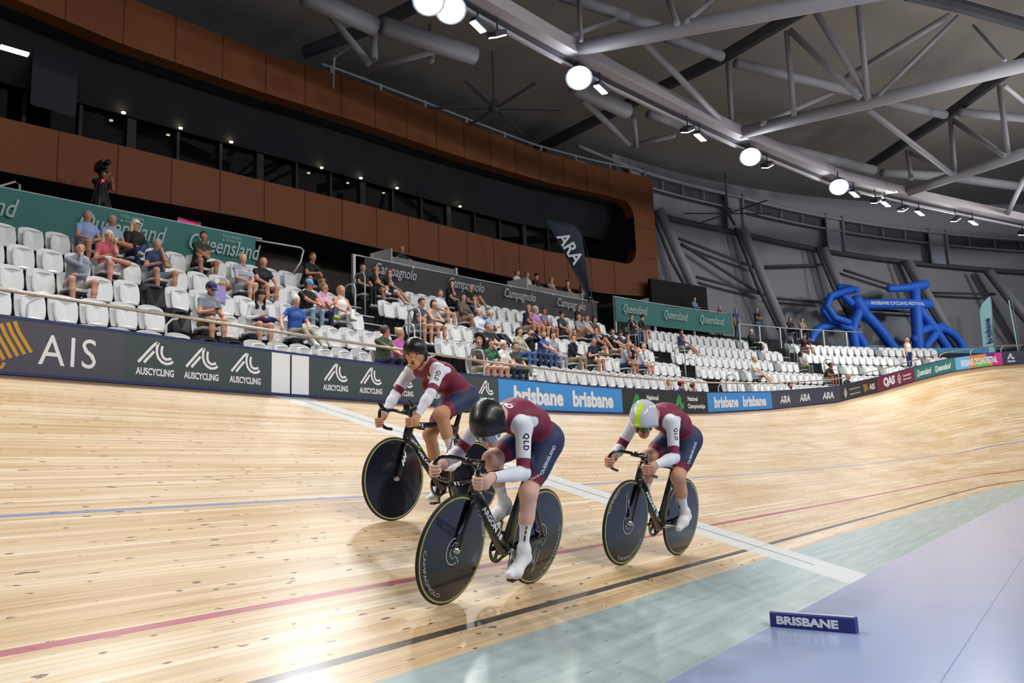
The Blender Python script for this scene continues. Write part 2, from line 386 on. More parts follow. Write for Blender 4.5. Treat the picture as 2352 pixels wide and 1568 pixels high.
patch(36.1,36.9,.04,.64,mat('p_blue','#6fb6e6')); patch(37.2,38.0,.04,.3,mat('p_green','#7cc043')); patch(37.9,38.35,.3,.64,mat('p_purple','#5b2a86')); patch(38.2,38.8,.04,.64,mat('p_mag','#c92a86'))
lettering(o,WT,text_mb('BRISBANE CYCLING FESTIVAL',2.5,bmap(37.45,.038),height=.3,v0=.18,bold=.04))
o=panel('barrier_banner',38.8,46.5,mat('banner_navyblack','#2a2d3d',rough=.5),'navy black barrier banner with small white emblems at the far right edge')
for X in (39.3,40.3,41.3): auslogo(o,X)
# steel rail above barrier with bent stanchions
STEEL=mat('rail_steel','#b9b2a6',rough=.25,metal=.85); GALV=mat('galvanised','#b9bec0',rough=.4,metal=.35)
r=MB().tube([bpt(X,.96,.02) for X in [-8+.5*i for i in range(0,110)]],.024,8)
rail=r.build('handrail',STEEL,smooth=True); tag(rail,'long brushed steel handrail running along the top of the banner boards','handrail')
PW=mat('post_white','#cfd3d4',rough=.4)
for i in range(26):
    X=-5.6+1.78*i
    if X>44: break
    m=MB().tube([bpt(X+.12,.93,.02),bpt(X+.06,.92,-.02),bpt(X,.84,-.06),bpt(X,.6,-.07),bpt(X,.2,-.07)],[.014,.014,.014,.02,.02],6)
    m.build('post',PW,rail,smooth=True)
# ================= stands =================
BLACKC=mat('terrace_dark','#15171b',rough=.75,noise=(3,.15)); 
def tread_z(k,X): return SV[6]+SV[7]*(k-1)+stilt(X)-.83
ter=MB(); XT=[-9+1.*i for i in range(0,58)]
prof=[]
for X in XT:
    row=[]
    p,n=scurve(X,0); b,bn,_=barr(X)
    row.append(Vector((b.x,b.y,b.z-.25))+bn*.06)
    zf=min(tread_z(1,X),b.z+.1)
    for k in range(1,7):
        for o_,z in ((SV[5]*(k-1)-.55,tread_z(k-1,X) if k>1 else zf-.0),(SV[5]*(k-1)-.55,tread_z(k,X))):
            q,_=scurve(X,o_); q.z=z; row.append(q)
    for o_ in (6.2,9.3):
        q,_=scurve(X,o_); q.z=tread_z(6,X); row.append(q)
    prof.append(row)
m=len(prof[0])
for r_ in prof: ter.v+=[tuple(p) for p in r_]
for i in range(len(prof)-1):
    for j in range(m-1): ter.f.append((i*m+j,(i+1)*m+j,(i+1)*m+j+1,i*m+j+1))
struct(ter.build('floor_terrace',BLACKC))
AISLE=[(5.75,7.05),(19.62,20.75),(30.25,31.35)]
SEATW=mat('seat_white','#e6e7e6',rough=.28,spec=.5,noise=(2,.03)); SEATG=mat('seat_underside','#c9cac8',rough=.4); SEATK=mat('seat_black','#14151a',rough=.3); SEATGR=mat('seat_grey','#8b9294',rough=.4)
BRK=mat('seat_bracket','#24262a',rough=.5)
# seat local frame: origin at top centre of the backrest, +Y away from track, +Z up
def back_mb():
    m=MB()
    def f(a,b,off):
        x=(a-.5)*2; w=.225*(1-.10*(1-b)**2); top=.0-.045*x*x-.02*abs(x)**4
        z=-.47+(.47+top)*b; y=.035*(b-1)*-1*0+.05*(1-b)*-1+(-.055*x*x)+off+.02*math.sin(PI*b)
        return (x*w,y,z)
    nu,nv=8,6
    m.grid(lambda a,b:f(a,b,-.012),nu,nv); n=len(m.v); m.grid(lambda a,b:f(a,b,.014),nu,nv,flip=True)
    per=[i for i in range(nu+1)]+[j*(nu+1)+nu for j in range(1,nv+1)]+[nv*(nu+1)+i for i in range(nu-1,-1,-1)]+[j*(nu+1) for j in range(nv-1,0,-1)]
    for i in range(len(per)):
        a,b=per[i],per[(i+1)%len(per)]; m.f.append((a,b,n+b,n+a))
    return m
def pan_outline(n=7):
    # unit pan, x across, t up (folded) ; returns ring points (x,t)
    pts=[]
    L=[(-.165,0),(-.20,.10),(-.205,.22),(-.195,.34),(-.175,.40)]
    top=[(-.10,.418),(0,.424),(.10,.418)]
    R=[(-x,t) for x,t in L[::-1]]
    return L+top+R
def pan_mb(folded=True):
    ol=pan_outline(); m=MB(); N=len(ol)
    # local: x, t along the pan, h thickness direction (h>0 underside which faces the track when folded)
    def P(x,t,h):
        if folded: # upright, leaning back a little
            return (x*.93,-.175-h+.16*(t-.42),-.525+t)
        return (x,-.04-t,-.40-h+.02*(t/.42))
    a=[P(x,t,-.005) for x,t in ol]; b=[P(x,t,.035) for x,t in ol]
    inn=[(x*.88,.03+t*.9) for x,t in ol]; c=[P(x,t,.05) for x,t in inn]
    m.v=a+b+c
    for i in range(N):
        j=(i+1)%N; m.f.append((i,j,N+j,N+i)); m.f.append((N+i,N+j,2*N+j,2*N+i))
    m.f.append(tuple(range(N))[::-1])
    # underside with a sunken V panel
    tl,tr=inn[5],inn[N-6]
    k=len(m.v); vb=(0,.07); m.v+= [P(vb[0],vb[1],.035),P(inn[4][0]*.9,inn[4][1]-.01,.044),P(-inn[4][0]*.9,inn[4][1]-.01,.044),P(0,.385,.012)]
    c0=2*N
    # left side fan, right side fan, V
    left=list(range(0,5)); right=list(range(N-5,N))
    for i in left[:-1]: m.f.append((c0+i,c0+i+1,k))
    m.f.append((c0+4,k+1,k)); 
    for i in right[:-1]: m.f.append((c0+i,c0+i+1,k))
    m.f.append((c0+right[0],k,k+2)); m.f.append((c0+N-1,c0,k))
    m.f.append((k+1,k+3,k)); m.f.append((k,k+3,k+2))
    for i in range(4,N-5): m.f.append((c0+i,c0+i+1,k+3))
    m.f.append((c0+4,k+3,k+1)); m.f.append((c0+N-5,k+2,k+3))
    return m
def brk_mb(): return MB().box((0,-.02,-.62),(.05,.05,.34)).box((0,-.05,-.47),(.34,.06,.03)).box((-.12,-.22,-.46),(.012,.10,.03)).box((.12,-.22,-.46),(.012,.10,.03))
SM={}
for cn,cm,cu in (('w',SEATW,SEATW),('k',SEATK,SEATK),('g',SEATGR,SEATGR)):
    SM[cn]=(back_mb().mesh('seat_back',cm,True),pan_mb(True).mesh('seat_pan',cu),pan_mb(False).mesh('seat_pan_down',cu))
    SM[cn][0].set_sharp_from_angle(angle=.9)
BRM=brk_mb().mesh('bracket',BRK)
def rowX(): # shared seat stations, .5 m arc steps in each block
    blocks=[(-3.35,5.75),(7.15,19.55),(20.85,30.2),(31.45,39.9)]; out=[]
    for bi,(a,b) in enumerate(blocks): out.append((a,b))
    return out
BLK=rowX(); ORD=['front','second','third','fourth','back']
BN=['left of the first stairs','between the first and second stairs','between the second and third stairs','beyond the third stairs']
ORDN='first second third fourth fifth sixth seventh eighth ninth tenth eleventh twelfth thirteenth fourteenth fifteenth sixteenth seventeenth eighteenth nineteenth twentieth twenty-first twenty-second twenty-third twenty-fourth twenty-fifth twenty-sixth twenty-seventh'.split()
SEATS=[] # (k,blk,idx,X)
for k in range(1,6):
    for bi,(a,b) in enumerate(BLK):
        if k==1 and bi==3: b=36.5
        X=a+.25; i=0
        while X<b:
            SEATS.append((k,bi,i,X)); p0,_=rowpt(k,X); X2=X+.3
            d=(rowpt(k,X2)[0]-p0).length/.3; X+= .5/d; i+=1
def nearest_seat(k,X): return min((s for s in SEATS if s[0]==k),key=lambda s:abs(s[3]-X))
CAMP=Vector((-8.4403,-2.626,.83578))
SEATDOWN=set(); SEATCOL={}
def frame_at(k,X,dx=0,dy=0,dz=0,yaw=0):
    p,n=rowpt(k,X); a=math.atan2(-n.x,n.y)
    M=Matrix.Translation(p)@Matrix.Rotation(a,4,'Z')
    return M@Matrix.Translation((dx,dy,dz))@Matrix.Rotation(yaw,4,'Z')
def build_seats():
    for (k,x) in ((3,12),):pass
    order=sorted(SEATS,key=lambda s:(rowpt(s[0],s[3])[0]-CAMP).length)
    rest=MB(); cols={'w':MB(),'g':MB()}
    rng=random.Random(3)
    for n_,s in enumerate(order):
        k,bi,i,X=s; M=frame_at(k,X); c=SEATCOL.get(s,'w')
        if bi>=2 and c=='w' and rng.random()<(.06 if bi==2 else .18): c='g'
        down=s in SEATDOWN
        if n_<300:
            r=empty('stadium_seat',mtx=M)
            colr={'w':'white','k':'black','g':'grey'}[c]
            st='folded' if not down else 'lowered'
            tag(r,f"{colr} {st} stadium seat, {ORD[k-1]} row, {ORDN[i]} seat {BN[bi]}",'seat',group='tip-up stadium seats in the stand')
            bk=bpy.data.objects.new('seat_back',SM[c][0]); pn=bpy.data.objects.new('seat_pan',SM[c][2 if down else 1]); br=bpy.data.objects.new('bracket',BRM)
            for q in (bk,pn,br): COL.objects.link(q); q.parent=r
        else:
            g=cols['g' if c=='g' else 'w']
            for me in (SM[c][0],SM[c][2 if down else 1]):
                n0=len(g.v); g.v+=[tuple(M@v.co) for v in me.vertices]; g.f+=[tuple(q+n0 for q in p.vertices) for p in me.polygons]
    # the farthest seats: one mass
    a=cols['w']; n0=len(a.v); nf=len(a.f); a.add(cols['g'])
    me=a.mesh('far_seats',SEATW); me.materials.append(SEATGR)
    for p in me.polygons:
        if p.index>=nf: p.material_index=1
    o=bpy.data.objects.new('far_stadium_seats',me); COL.objects.link(o); tag(o,'massed white and grey seats at the far end of the stand on the bend','seats',kind='stuff')
# stair nosings and railings in the aisles
NOSE=mat('nosing','#c9cccd',rough=.5)
def hoop(k,X,label,h=.95,w=.42):
    M=frame_at(k,X,0,-.55,-.83)
    pts=[(0,w/2,0),(0,w/2,h-.15),(0,w/2-.04,h-.04),(0,w/2-.14,h),(0,-w/2+.14,h),(0,-w/2+.04,h-.04),(0,-w/2,h-.15),(0,-w/2,-.5)]
    m=MB().tube([M@Vector(p) for p in pts],.021,8); o=m.build('stair_rail',GALV,smooth=True); tag(o,label,'handrail'); return o
AN=['first','second','third']
for ai,(a,b) in enumerate(AISLE):
    st=MB()
    for k in range(1,6):
        for half in (0,1):
            p,n=scurve((a+b)/2,SV[5]*(k-1)-.55-.5*half); z=tread_z(k,(a+b)/2)-.325*half-(0 if half==0 else 0)
            ang=math.atan2(-n.x,n.y); R=Matrix.Rotation(ang,3,'Z')
            st.box((p.x,p.y,z+.012),(b-a,.05,.03),rot=R)
            if half: st.box(p+n*.25+Vector((0,0,z-.165)),(b-a,.5,.33),rot=R)
    o=st.build('aisle_steps',NOSE); o.name='aisle_steps'
    o.data.materials.append(BLACKC)
    for p_ in o.data.polygons:
        pass
    tag(o,['pale edged stairs between the first and second seat blocks','pale edged stairs near the middle of the stand','pale edged stairs farthest round the bend'][ai],'stairs')
    # box faces: risers dark
    for i,p_ in enumerate(o.data.polygons):
        bi=i//6; 
        if bi%3==2: p_.material_index=1
    for k in range(1,6):
        if ai==2 and k==1: continue
        for e,X in enumerate((a+.04,b-.04)):
            if (k+e)%2==0: hoop(k,X,f"grey tubular stair rail, {ORD[k-1]} row, {'near' if e==0 else 'far'} side of the {AN[ai]} stairs")
# ================= mesh banners behind the back row =================
def veil(name,X0,X1,o_,z0,z1,m,label,sag=0.,cat='banner',dz=lambda X:0):
    N=int((X1-X0)/.25)+1; g=MB()
    def f(a,b):
        X=X0+(X1-X0)*a; p,n=scurve(X,o_+.02*math.sin(X*5.1)*(1-b)); p.z=z0+stilt(X)+(z1-z0)*b-sag*math.sin(PI*a*3)**2*b+dz(X)*b; return p
    g.grid(f,N,6); o=g.build(name,m,smooth=True,fix=False); tag(o,label,cat); return o
def vmap(Xc,o_,z0,dirn=1):
    # plane text behind row: u along curve
    def f(u,v):
        X=Xc+u*.985; q,n=scurve(X,o_-.07); q.z=z0+stilt(X)+v; return q
    return f
TEALV=mat('teal_mesh','#2d6f68',rough=.6,noise=(1.5,.1)); BLKV=mat('black_mesh','#2b2c2f',rough=.55,noise=(1.,.2))
LG=mat('print_grey','#9fb3b0',rough=.6); LG2=mat('print_silver','#a5a7aa',rough=.5)
# posts/top rail of the concourse fence
def fence(X0,X1,o_,z1,label,post=2.4,zb=0):
    Xs=list(np.arange(X0,X1+.01,.5)); m=MB().tube([ (lambda p:(p.x,p.y,z1+stilt(X)))(scurve(X,o_)[0]) for X in Xs],.028,8)
    o=m.build('fence_rail',GALV,smooth=True); tag(o,label,'railing')
    X=X0+.05
    while X<=X1:
        p,n=scurve(X,o_); MB().box((p.x,p.y,(z1+tread_z(6,X)-zb)/2+stilt(X)/2),(.09,.09,z1+stilt(X)-tread_z(6,X)+zb),rot=Matrix.Rotation(math.atan2(-n.x,n.y),3,'Z')).build('post',GALV,o); X+=post
    return o
fence(-4.5,5.1,5.08,7.16,'grey concourse railing carrying the long teal banner behind the back row')
o=veil('hanging_banner',-4.5,4.75,5.0,5.95,7.14,TEALV,'long teal mesh banner reading Queensland hung behind the left seat block')
for X in (-2.0,1.25,3.85):
    lettering(o,LG,text_mb('Queensland',2.05,vmap(X,4.99,6.42),height=.42,v0=.10,shear=.35,bold=.01)); lettering(o,LG,text_mb('TOURISM',.55,vmap(X+.15,4.99,6.93),height=.07,v0=.03)); lettering(o,LG,text_mb('& EVENTS',.55,vmap(X+.15,4.99,6.83),height=.07,v0=.03))
fence(8.1,20.6,5.08,7.24,'grey railing behind the black mesh banner',zb=.2)
o=veil('hanging_banner',8.5,20.4,5.0,6.25,7.22,BLKV,'long black mesh banner with silver script hung behind the middle seat block',sag=.05)
for X in (9.7,12.9,15.7,18.7): lettering(o,LG2,text_mb('Campagnolo',1.75,vmap(X,4.97,6.68),height=.34,v0=.08,shear=.3,bold=.012)); 
fence(21.6,29.4,5.08,7.62,'grey railing carrying the shorter teal banner on the bend',post=2.6)
o=veil('hanging_banner',21.6,29.3,5.0,6.55,7.6,TEALV,'shorter teal mesh banner with faint script hung on the bend',sag=.06)
for X in (22.8,25.5,27.9): lettering(o,LG,text_mb('Queensland',1.6,vmap(X,4.96,6.85),height=.4,v0=.1,shear=.35,bold=.01))
fence(29.4,37.0,4.75,7.05,'bare grey railing above the back row beyond the teal banner',post=1.3)
# ---- measured positions of steelwork and lamps
ROOF= [([12.5,8.89,13.8],[15.31,-0.03,13.8],0.24),([22.14,7.05,13.8],[22.86,-3.02,13.8],0.24),([34.38,3.04,13.8],[31.82,-2.99,13.8],0.24),([14.3,10.27,17.0],[16.87,9.09,17.0],0.2),([16.62,9.32,17.0],[18.21,8.52,17.0],0.2),([19.07,8.56,17.0],[21.85,7.43,17.0],0.2),([22.72,7.17,17.0],[28.66,3.88,17.0],0.2),([30.59,3.06,17.0],[33.95,1.02,17.0],0.2),([34.09,0.4,17.0],[37.44,-2.5,17.0],0.2),([30.21,9.62,17.0],[31.47,8.95,17.0],0.25),([29.16,8.28,16.0],[36.65,4.83,16.0],0.25),([37.4,4.53,16.0],[40.59,1.73,16.0],0.25),([40.59,1.73,16.0],[46.18,-2.0,16.0],0.25),([14.78,9.87,17.0],[12.17,8.47,13.8],0.07),([16.68,7.43,17.0],[13.11,5.78,13.8],0.1),([17.68,6.15,17.0],[13.21,5.54,13.8],0.08),([16.77,9.36,17.0],[11.78,9.17,13.8],0.09),([14.01,7.22,14.1],[22.02,7.27,13.8],0.11),([22.45,7.4,17.0],[21.78,7.24,13.8],0.1),([21.53,4.79,17.0],[21.91,4.9,13.8],0.1),([21.52,4.66,17.0],[21.9,2.57,13.8],0.12),([20.51,3.53,17.0],[22.23,2.33,13.8],0.12),([20.83,2.1,17.0],[22.08,2.34,13.8],0.1),([26.89,3.84,17.0],[24.21,-0.36,17.0],0.12),([22.08,1.96,13.8],[24.48,-0.62,17.0],0.08),([23.1,2.55,13.8],[33.0,0.98,13.8],0.11),([21.83,6.09,13.8],[28.05,4.63,17.0],0.1),([34.8,0.89,17.0],[33.1,0.85,13.8],0.11),([34.87,0.8,17.0],[32.06,-1.21,13.8],0.12),([32.08,-1.36,17.0],[32.16,-1.33,13.8],0.11),([25.59,-1.02,17.0],[21.99,-1.93,13.8],0.06),([34.96,2.94,16.0],[32.45,2.57,13.8],0.1),([24.19,-1.77,13.8],[26.54,-2.33,13.8],0.07),([33.0,0.98,13.8],[34.98,2.91,16.0],0.1),([36.06,-1.7,13.8],[42.82,-0.47,13.8],0.12),([5.53,13.19,13.8],[7.78,12.79,13.8],0.28),([7.93,12.6,13.8],[10.92,11.56,13.8],0.28),([9.29,16.91,17.0],[9.32,14.46,13.8],0.12),([11.77,16.62,17.0],[9.44,14.39,13.8],0.12),([13.03,15.01,17.0],[10.34,12.82,13.8],0.1),([9.46,14.59,13.8],[9.91,12.29,13.8],0.12),([14.71,10.18,13.8],[17.54,9.64,13.8],0.28),([15.76,10.44,13.8],[20.31,10.94,13.8],0.12),([18.2,9.7,13.8],[20.7,10.81,13.8],0.1),([20.59,10.6,13.8],[20.68,9.15,13.8],0.1),([24.88,12.03,17.0],[27.05,11.48,17.0],0.2)]
RAFT= [[[21.12,3.3,17.6],[23.07,7.8,17.6],[24.14,11.64,17.6],[26.36,19.13,17.6]],[[30.34,-3.19,17.6],[35.65,1.08,17.6],[37.93,3.33,17.6],[40.82,6.0,17.6]],[[22.72,0.8,17.6],[25.22,-0.89,17.6],[29.52,-3.52,17.6]],[[11.63,12.88,17.0],[11.78,16.6,17.0],[11.5,19.93,17.0]]]
GAN= [[7.21,9.75,13.8],[8.58,9.62,13.8],[11.33,9.26,13.8],[14.58,8.78,13.8],[18.25,8.09,13.8],[22.38,7.22,13.8],[30.12,5.25,13.8],[35.07,3.09,13.8],[44.11,-1.26,13.8]]
LAMPB= [[6.79,9.94,13.0],[7.45,9.75,13.0],[12.89,9.0,13.0],[22.92,6.97,13.0],[29.05,5.05,13.0]]
LAMPS= [[8.54,9.67,13.0],[9.28,9.54,13.0],[13.96,8.83,13.0],[18.86,7.91,13.0],[19.72,7.79,13.0],[24.33,6.74,13.0],[30.52,4.73,13.0],[32.29,4.15,13.0],[33.03,3.87,13.0],[34.57,3.37,13.0],[35.76,2.81,13.0],[38.28,1.51,13.0],[39.54,0.85,13.0],[43.77,-1.14,13.0]]
# ================= building =================
def spt(X,o_,z): p,n=scurve(X,o_); p.z=z; return p
# base station X, heights on the o=7 fascia
_bxk=[-9,-.9,2,6,10,14,20,23.5,26.9]
def tb(X,zs): return float(np.interp(X,_bxk,zs))
LB=[7.95,8.16,8.27,8.5,8.58,8.66,8.82,9.0,9.33]; LTt=[9.2,9.44,9.58,9.74,9.95,10.1,10.3,10.6,10.75]
UB=[12.5,12.47,12.34,12.5,12.8,13.0,13.4,13.75,13.95]; UT=[13.9,13.85,13.7,13.8,14.25,14.5,14.75,15.1,15.5]
BR=mat('bronze_cladding','#68370d',rough=.7,noise=(.5,.14))
XE=26.9; XW=25.55
def hole(X):
    lo,hi=tb(X,LTt),tb(X,UB)
    r=.75; d=XW-X
    if d<r: e=r-math.sqrt(max(0,r*r-(r-d)**2)); lo+=e; hi-=e
    return lo,hi
m=MB(); Xs=list(np.linspace(-9,24.6,60))+list(np.linspace(24.7,XW,12)); 
for X0,X1 in zip(Xs[:-1],Xs[1:]):
    a0,a1=hole(X0),hole(X1)
    m.quad(spt(X0,7,tb(X0,LB)),spt(X1,7,tb(X1,LB)),spt(X1,7,a1[0]),spt(X0,7,a0[0]))
    m.quad(spt(X0,7,a0[1]),spt(X1,7,a1[1]),spt(X1,7,tb(X1,UT)),spt(X0,7,tb(X0,UT)))
    m.quad(spt(X0,7,a0[0]),spt(X1,7,a1[0]),spt(X1,7.5,a1[0]),spt(X0,7.5,a0[0]))
    m.quad(spt(X0,7,a0[1]),spt(X1,7,a1[1]),spt(X1,7.5,a1[1]),spt(X0,7.5,a0[1]))
rc=.5
ns=14
ex=[XW+(XE-XW)*i/ns for i in range(ns+1)]
def endz(X):
    lo,hi=tb(X,LB),tb(X,UT); d=XE-X
    if d<rc: e=rc-math.sqrt(max(0,rc*rc-(rc-d)**2)); lo+=e; hi-=e
    return lo,hi
for X0,X1 in zip(ex[:-1],ex[1:]):
    a,b=endz(X0),endz(X1); m.quad(spt(X0,7,a[0]),spt(X1,7,b[0]),spt(X1,7,b[1]),spt(X0,7,a[1]))
    m.quad(spt(X0,7,a[0]),spt(X1,7,b[0]),spt(X1,10,b[0]),spt(X0,10,a[0])); m.quad(spt(X0,7,a[1]),spt(X1,7,b[1]),spt(X1,10,b[1]),spt(X0,10,a[1]))
m.quad(spt(XE,7,tb(XE,LB)+rc),spt(XE,10,tb(XE,LB)+rc),spt(XE,10,tb(XE,UT)-rc),spt(XE,7,tb(XE,UT)-rc))
struct(m.build('wall_building_front',BR))
# panel joints
jm=MB()
for i in range(24):
    X=-8.3+1.47*i
    if X>XE: break
    for lo,hi in ((LB,LTt),(UB,UT)):
        if X>XW-.6: continue
        p,n=scurve(X,6.992); z0,z1=tb(X,lo),tb(X,hi); jm.box((p.x,p.y,(z0+z1)/2),(.014,.016,z1-z0),rot=Matrix.Rotation(math.atan2(-n.x,n.y),3,'Z'))
for z in (11.2,12.7): jm.box(spt(26.25,6.99,z),(1.3,.014,.02),rot=Matrix.Rotation(-.28,3,'Z'))
struct(jm.build('trim_4',mat('joint_dark','#452b12',rough=.8)))
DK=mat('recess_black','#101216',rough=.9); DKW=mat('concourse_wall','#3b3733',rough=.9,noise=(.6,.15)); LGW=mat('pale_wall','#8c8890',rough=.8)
m=MB()
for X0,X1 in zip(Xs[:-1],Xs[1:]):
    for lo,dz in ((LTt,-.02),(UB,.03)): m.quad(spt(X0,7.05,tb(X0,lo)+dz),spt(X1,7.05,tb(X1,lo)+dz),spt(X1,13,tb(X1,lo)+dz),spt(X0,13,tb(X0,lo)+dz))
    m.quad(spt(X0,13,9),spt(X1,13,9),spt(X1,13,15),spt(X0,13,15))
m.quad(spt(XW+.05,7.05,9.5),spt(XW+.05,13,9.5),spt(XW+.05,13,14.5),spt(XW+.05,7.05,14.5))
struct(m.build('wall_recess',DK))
m=MB()
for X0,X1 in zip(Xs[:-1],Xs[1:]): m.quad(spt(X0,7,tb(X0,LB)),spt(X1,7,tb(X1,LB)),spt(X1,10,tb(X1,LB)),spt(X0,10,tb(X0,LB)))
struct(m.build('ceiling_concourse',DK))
m=MB()
for X0,X1 in zip(Xs[:-1],Xs[1:]):
    if X1>23.2: break
    m.quad(spt(X0,9.3,5.5),spt(X1,9.3,5.5),spt(X1,9.3,9.2),spt(X0,9.3,9.2))
struct(m.build('wall_concourse',DKW))
m=MB()
for i in range(8):
    X0,X1=18.2+.55*i,18.2+.55*(i+1); m.quad(spt(X0,7.6,6.2),spt(X1,7.6,6.2),spt(X1,7.6,9.3),spt(X0,7.6,9.3))
struct(m.build('wall_pale',LGW))
# doors & dark openings behind on the left
# glazing with mullions
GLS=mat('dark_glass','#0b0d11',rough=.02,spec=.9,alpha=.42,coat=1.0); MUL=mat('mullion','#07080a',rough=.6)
wi=1; X=-6.8
while X<24.5:
    X2=min(X+1.45,24.9); z0=lambda x:tb(x,LTt)+.0; z1=lambda x:tb(x,UB)-.02
    m=MB(); m.quad(spt(X,9.2,z0(X)),spt(X2,9.2,z0(X2)),spt(X2,9.2,z1(X2)),spt(X,9.2,z1(X)))
    w=m.build('window_%d'%wi,GLS); struct(w); wi+=1
    p,n=scurve(X,9.15); struct(MB().box((p.x,p.y,(z0(X)+z1(X))/2),(.09 if wi%3 else .26,.12,z1(X)-z0(X)),rot=Matrix.Rotation(math.atan2(-n.x,n.y),3,'Z')).build('window_frame',MUL)); X=X2
# upper part of the glass wall is solid dark panel further right
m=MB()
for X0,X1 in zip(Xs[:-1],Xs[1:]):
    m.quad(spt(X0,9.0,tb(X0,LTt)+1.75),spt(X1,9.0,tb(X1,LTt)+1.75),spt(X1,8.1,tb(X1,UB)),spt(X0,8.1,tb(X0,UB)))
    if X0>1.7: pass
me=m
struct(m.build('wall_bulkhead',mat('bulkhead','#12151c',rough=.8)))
WARM=mat('downlight','#fff0c8',emit='#ffe9b8',estr=14.)
for x,y,z in [(4.59,20.12,12.13),(6.43,19.99,12.23),(8.25,19.86,12.32),(12.04,19.59,12.47),(13.94,19.45,12.58),(15.85,19.29,12.66),(19.55,18.93,12.75)]:
    z-=.85; k_=(Vector((x,y,z+.85))-CAMP); q=CAMP+k_*.93
    o=MB().cyl(q,q+Vector((0,0,.03)),.055,14).build('downlight',WARM); tag(o,'small round warm downlight glowing behind the dark glazing, at %d metres along'%round(x) if 0 else 'small round warm downlight glowing behind the dark glazing','ceiling light',group='downlights in the glazed suites')
# linear warm light far left
q=CAMP+(Vector((1.55,20.4,12.95))-CAMP)*.80
o=MB().box(q,(.55,.16,.04),rot=Matrix.Rotation(-.2,3,'Z')).build('linear_light',mat('linear_light','#fff4e0',emit='#ffedcf',estr=14.)); tag(o,'long warm white strip light in the corner suite at far left','ceiling light')
# ================= far wall and roof =================
WG=mat('wall_grey_panel','#909297',rough=.85,noise=(.25,.08)); STG=mat('steel_grey','#94959c',rough=.6); STD=mat('steel_dark','#4a4c54',rough=.7)
m=MB(); XW_=[26.6+.6*i for i in range(0,41)]
for X0,X1 in zip(XW_[:-1],XW_[1:]):
    m.quad(spt(X0,9.6,5.),spt(X1,9.6,5.),spt(X1,9.2,17.4),spt(X0,9.2,17.4))
struct(m.build('wall_far',WG))
GR2=mat('window_band','#4a4c52',rough=.5)
def polytube(ctrl,r,name,m_,n=8):
    struct(MB().tube([Vector(p) for p in ctrl],r,n).build(name,m_,smooth=True))
def wline(o_,zf,r,name,m_): polytube([spt(X,o_,zf(X)) for X in np.arange(24.0,50.5,.7)],r,name,m_)
zt=lambda X:float(np.interp(X,[24,28,33.5,38.8,43,50],[16.9,16.7,16.6,16.0,15.45,14.4]))
wline(8.75,lambda X:zt(X)-.05,.10,'wall_rail',STG); wline(8.8,lambda X:zt(X)-.8,.06,'wall_rail',STG); wline(9.1,lambda X:zt(X)-2.12,.16,'wall_ledge',STD)
m=MB()
for X0,X1 in zip(XW_[:-1],XW_[1:]): m.quad(spt(X0,9.05,zt(X0)-.75),spt(X1,9.05,zt(X1)-.75),spt(X1,9.05,zt(X1)-.12),spt(X0,9.05,zt(X0)-.12))
struct(m.build('window_20',GR2))
bay=[(27.2,28.1),(33.0,33.9),(38.3,39.1),(43.0,43.7),(47.6,48.3)]
for a,b in bay:
    for X in (a,b): polytube([spt(X,8.7,zt(X)+.15),spt(X,8.7,zt(X)-2.1)],.09,'wall_post',STG)
    m=MB(); 
    m.quad(spt(a,8.85,zt(a)-2.1),spt(b,8.85,zt(b)-2.1),spt(b,8.85,zt(b)-.1),spt(a,8.85,zt(a)-.1)); struct(m.build('wall_bay_panel',mat('bay_panel','#9093a0',rough=.8)))
    for j in range(1,4):
        pass
nb=0
for (a,b),(c_,d) in zip(bay[:-1],bay[1:]):
    for j in (1,2,3):
        X=b+(c_-b)*j/4; polytube([spt(X,8.85,zt(X)-.1),spt(X,8.85,zt(X)-.78)],.04,'window_frame',STG,6)
for (p0,p1) in [((31.29,14.67,14.69),(33.4,13.25,9.0)),((37.43,12.24,14.53),(39.15,10.6,7.8)),((42.76,9.14,13.9),(43.6,7.73,8.9)),((47.66,5.26,13.36),(49.0,3.1,7.6)),((51.2,1.2,12.7),(52.3,-1.6,7.4))]:
    polytube([p0,p1],.27,'raking_column',STG,14)
    q0=Vector(p0)+Vector((-.5,.25,0)); polytube([q0,Vector(p0)+(Vector(p1)-Vector(p0))*.5+Vector((-.75,.3,0)),Vector(p1)+Vector((-.2,.2,0))],.10,'raking_strut',STD,8)
for p0,p1 in [([32.99,14.31,13.36],[38.54,11.9,12.31]),([33.13,14.26,13.08],[38.82,11.75,10.7]),([34.08,13.9,11.34],[38.98,11.67,10.76]),([39.1,11.61,12.49],[42.92,9.28,12.93]),([44.19,8.38,12.68],[47.39,5.77,11.65]),([48.71,4.55,11.4],[51.5,1.0,11.2]),([39.3,11.4,10.6],[42.95,9.2,10.55]),([44.3,8.3,10.3],[48.2,4.9,10.1])]:
    a=Vector(p0); b=Vector(p1); polytube([a,b],.085,'wall_brace',STD,8)
polytube([spt(X,8.6,7.9+.0*X) for X in np.arange(27,50,1.)],.12,'wall_dado',STG)
RFM=mat('roof_panel','#928d87',rough=.9,noise=(.3,.06))
m=MB(); m.quad((-14,26,16.2),(30,24,17.6),(62,24,17.6),(62,24,17.6)); 
rf=MB().grid(lambda a,b:(-16+80*a,26-46*b,17.4+2.6*math.sin(min(1,b*1.0)*PI/2)),20,12,flip=True)
struct(rf.build('ceiling',RFM,smooth=True))
sk=MB(); sk.quad((-16,26,5),(64,26,5),(64,26,17.6),(-16,26,17.6)); struct(sk.build('wall_back',DK))
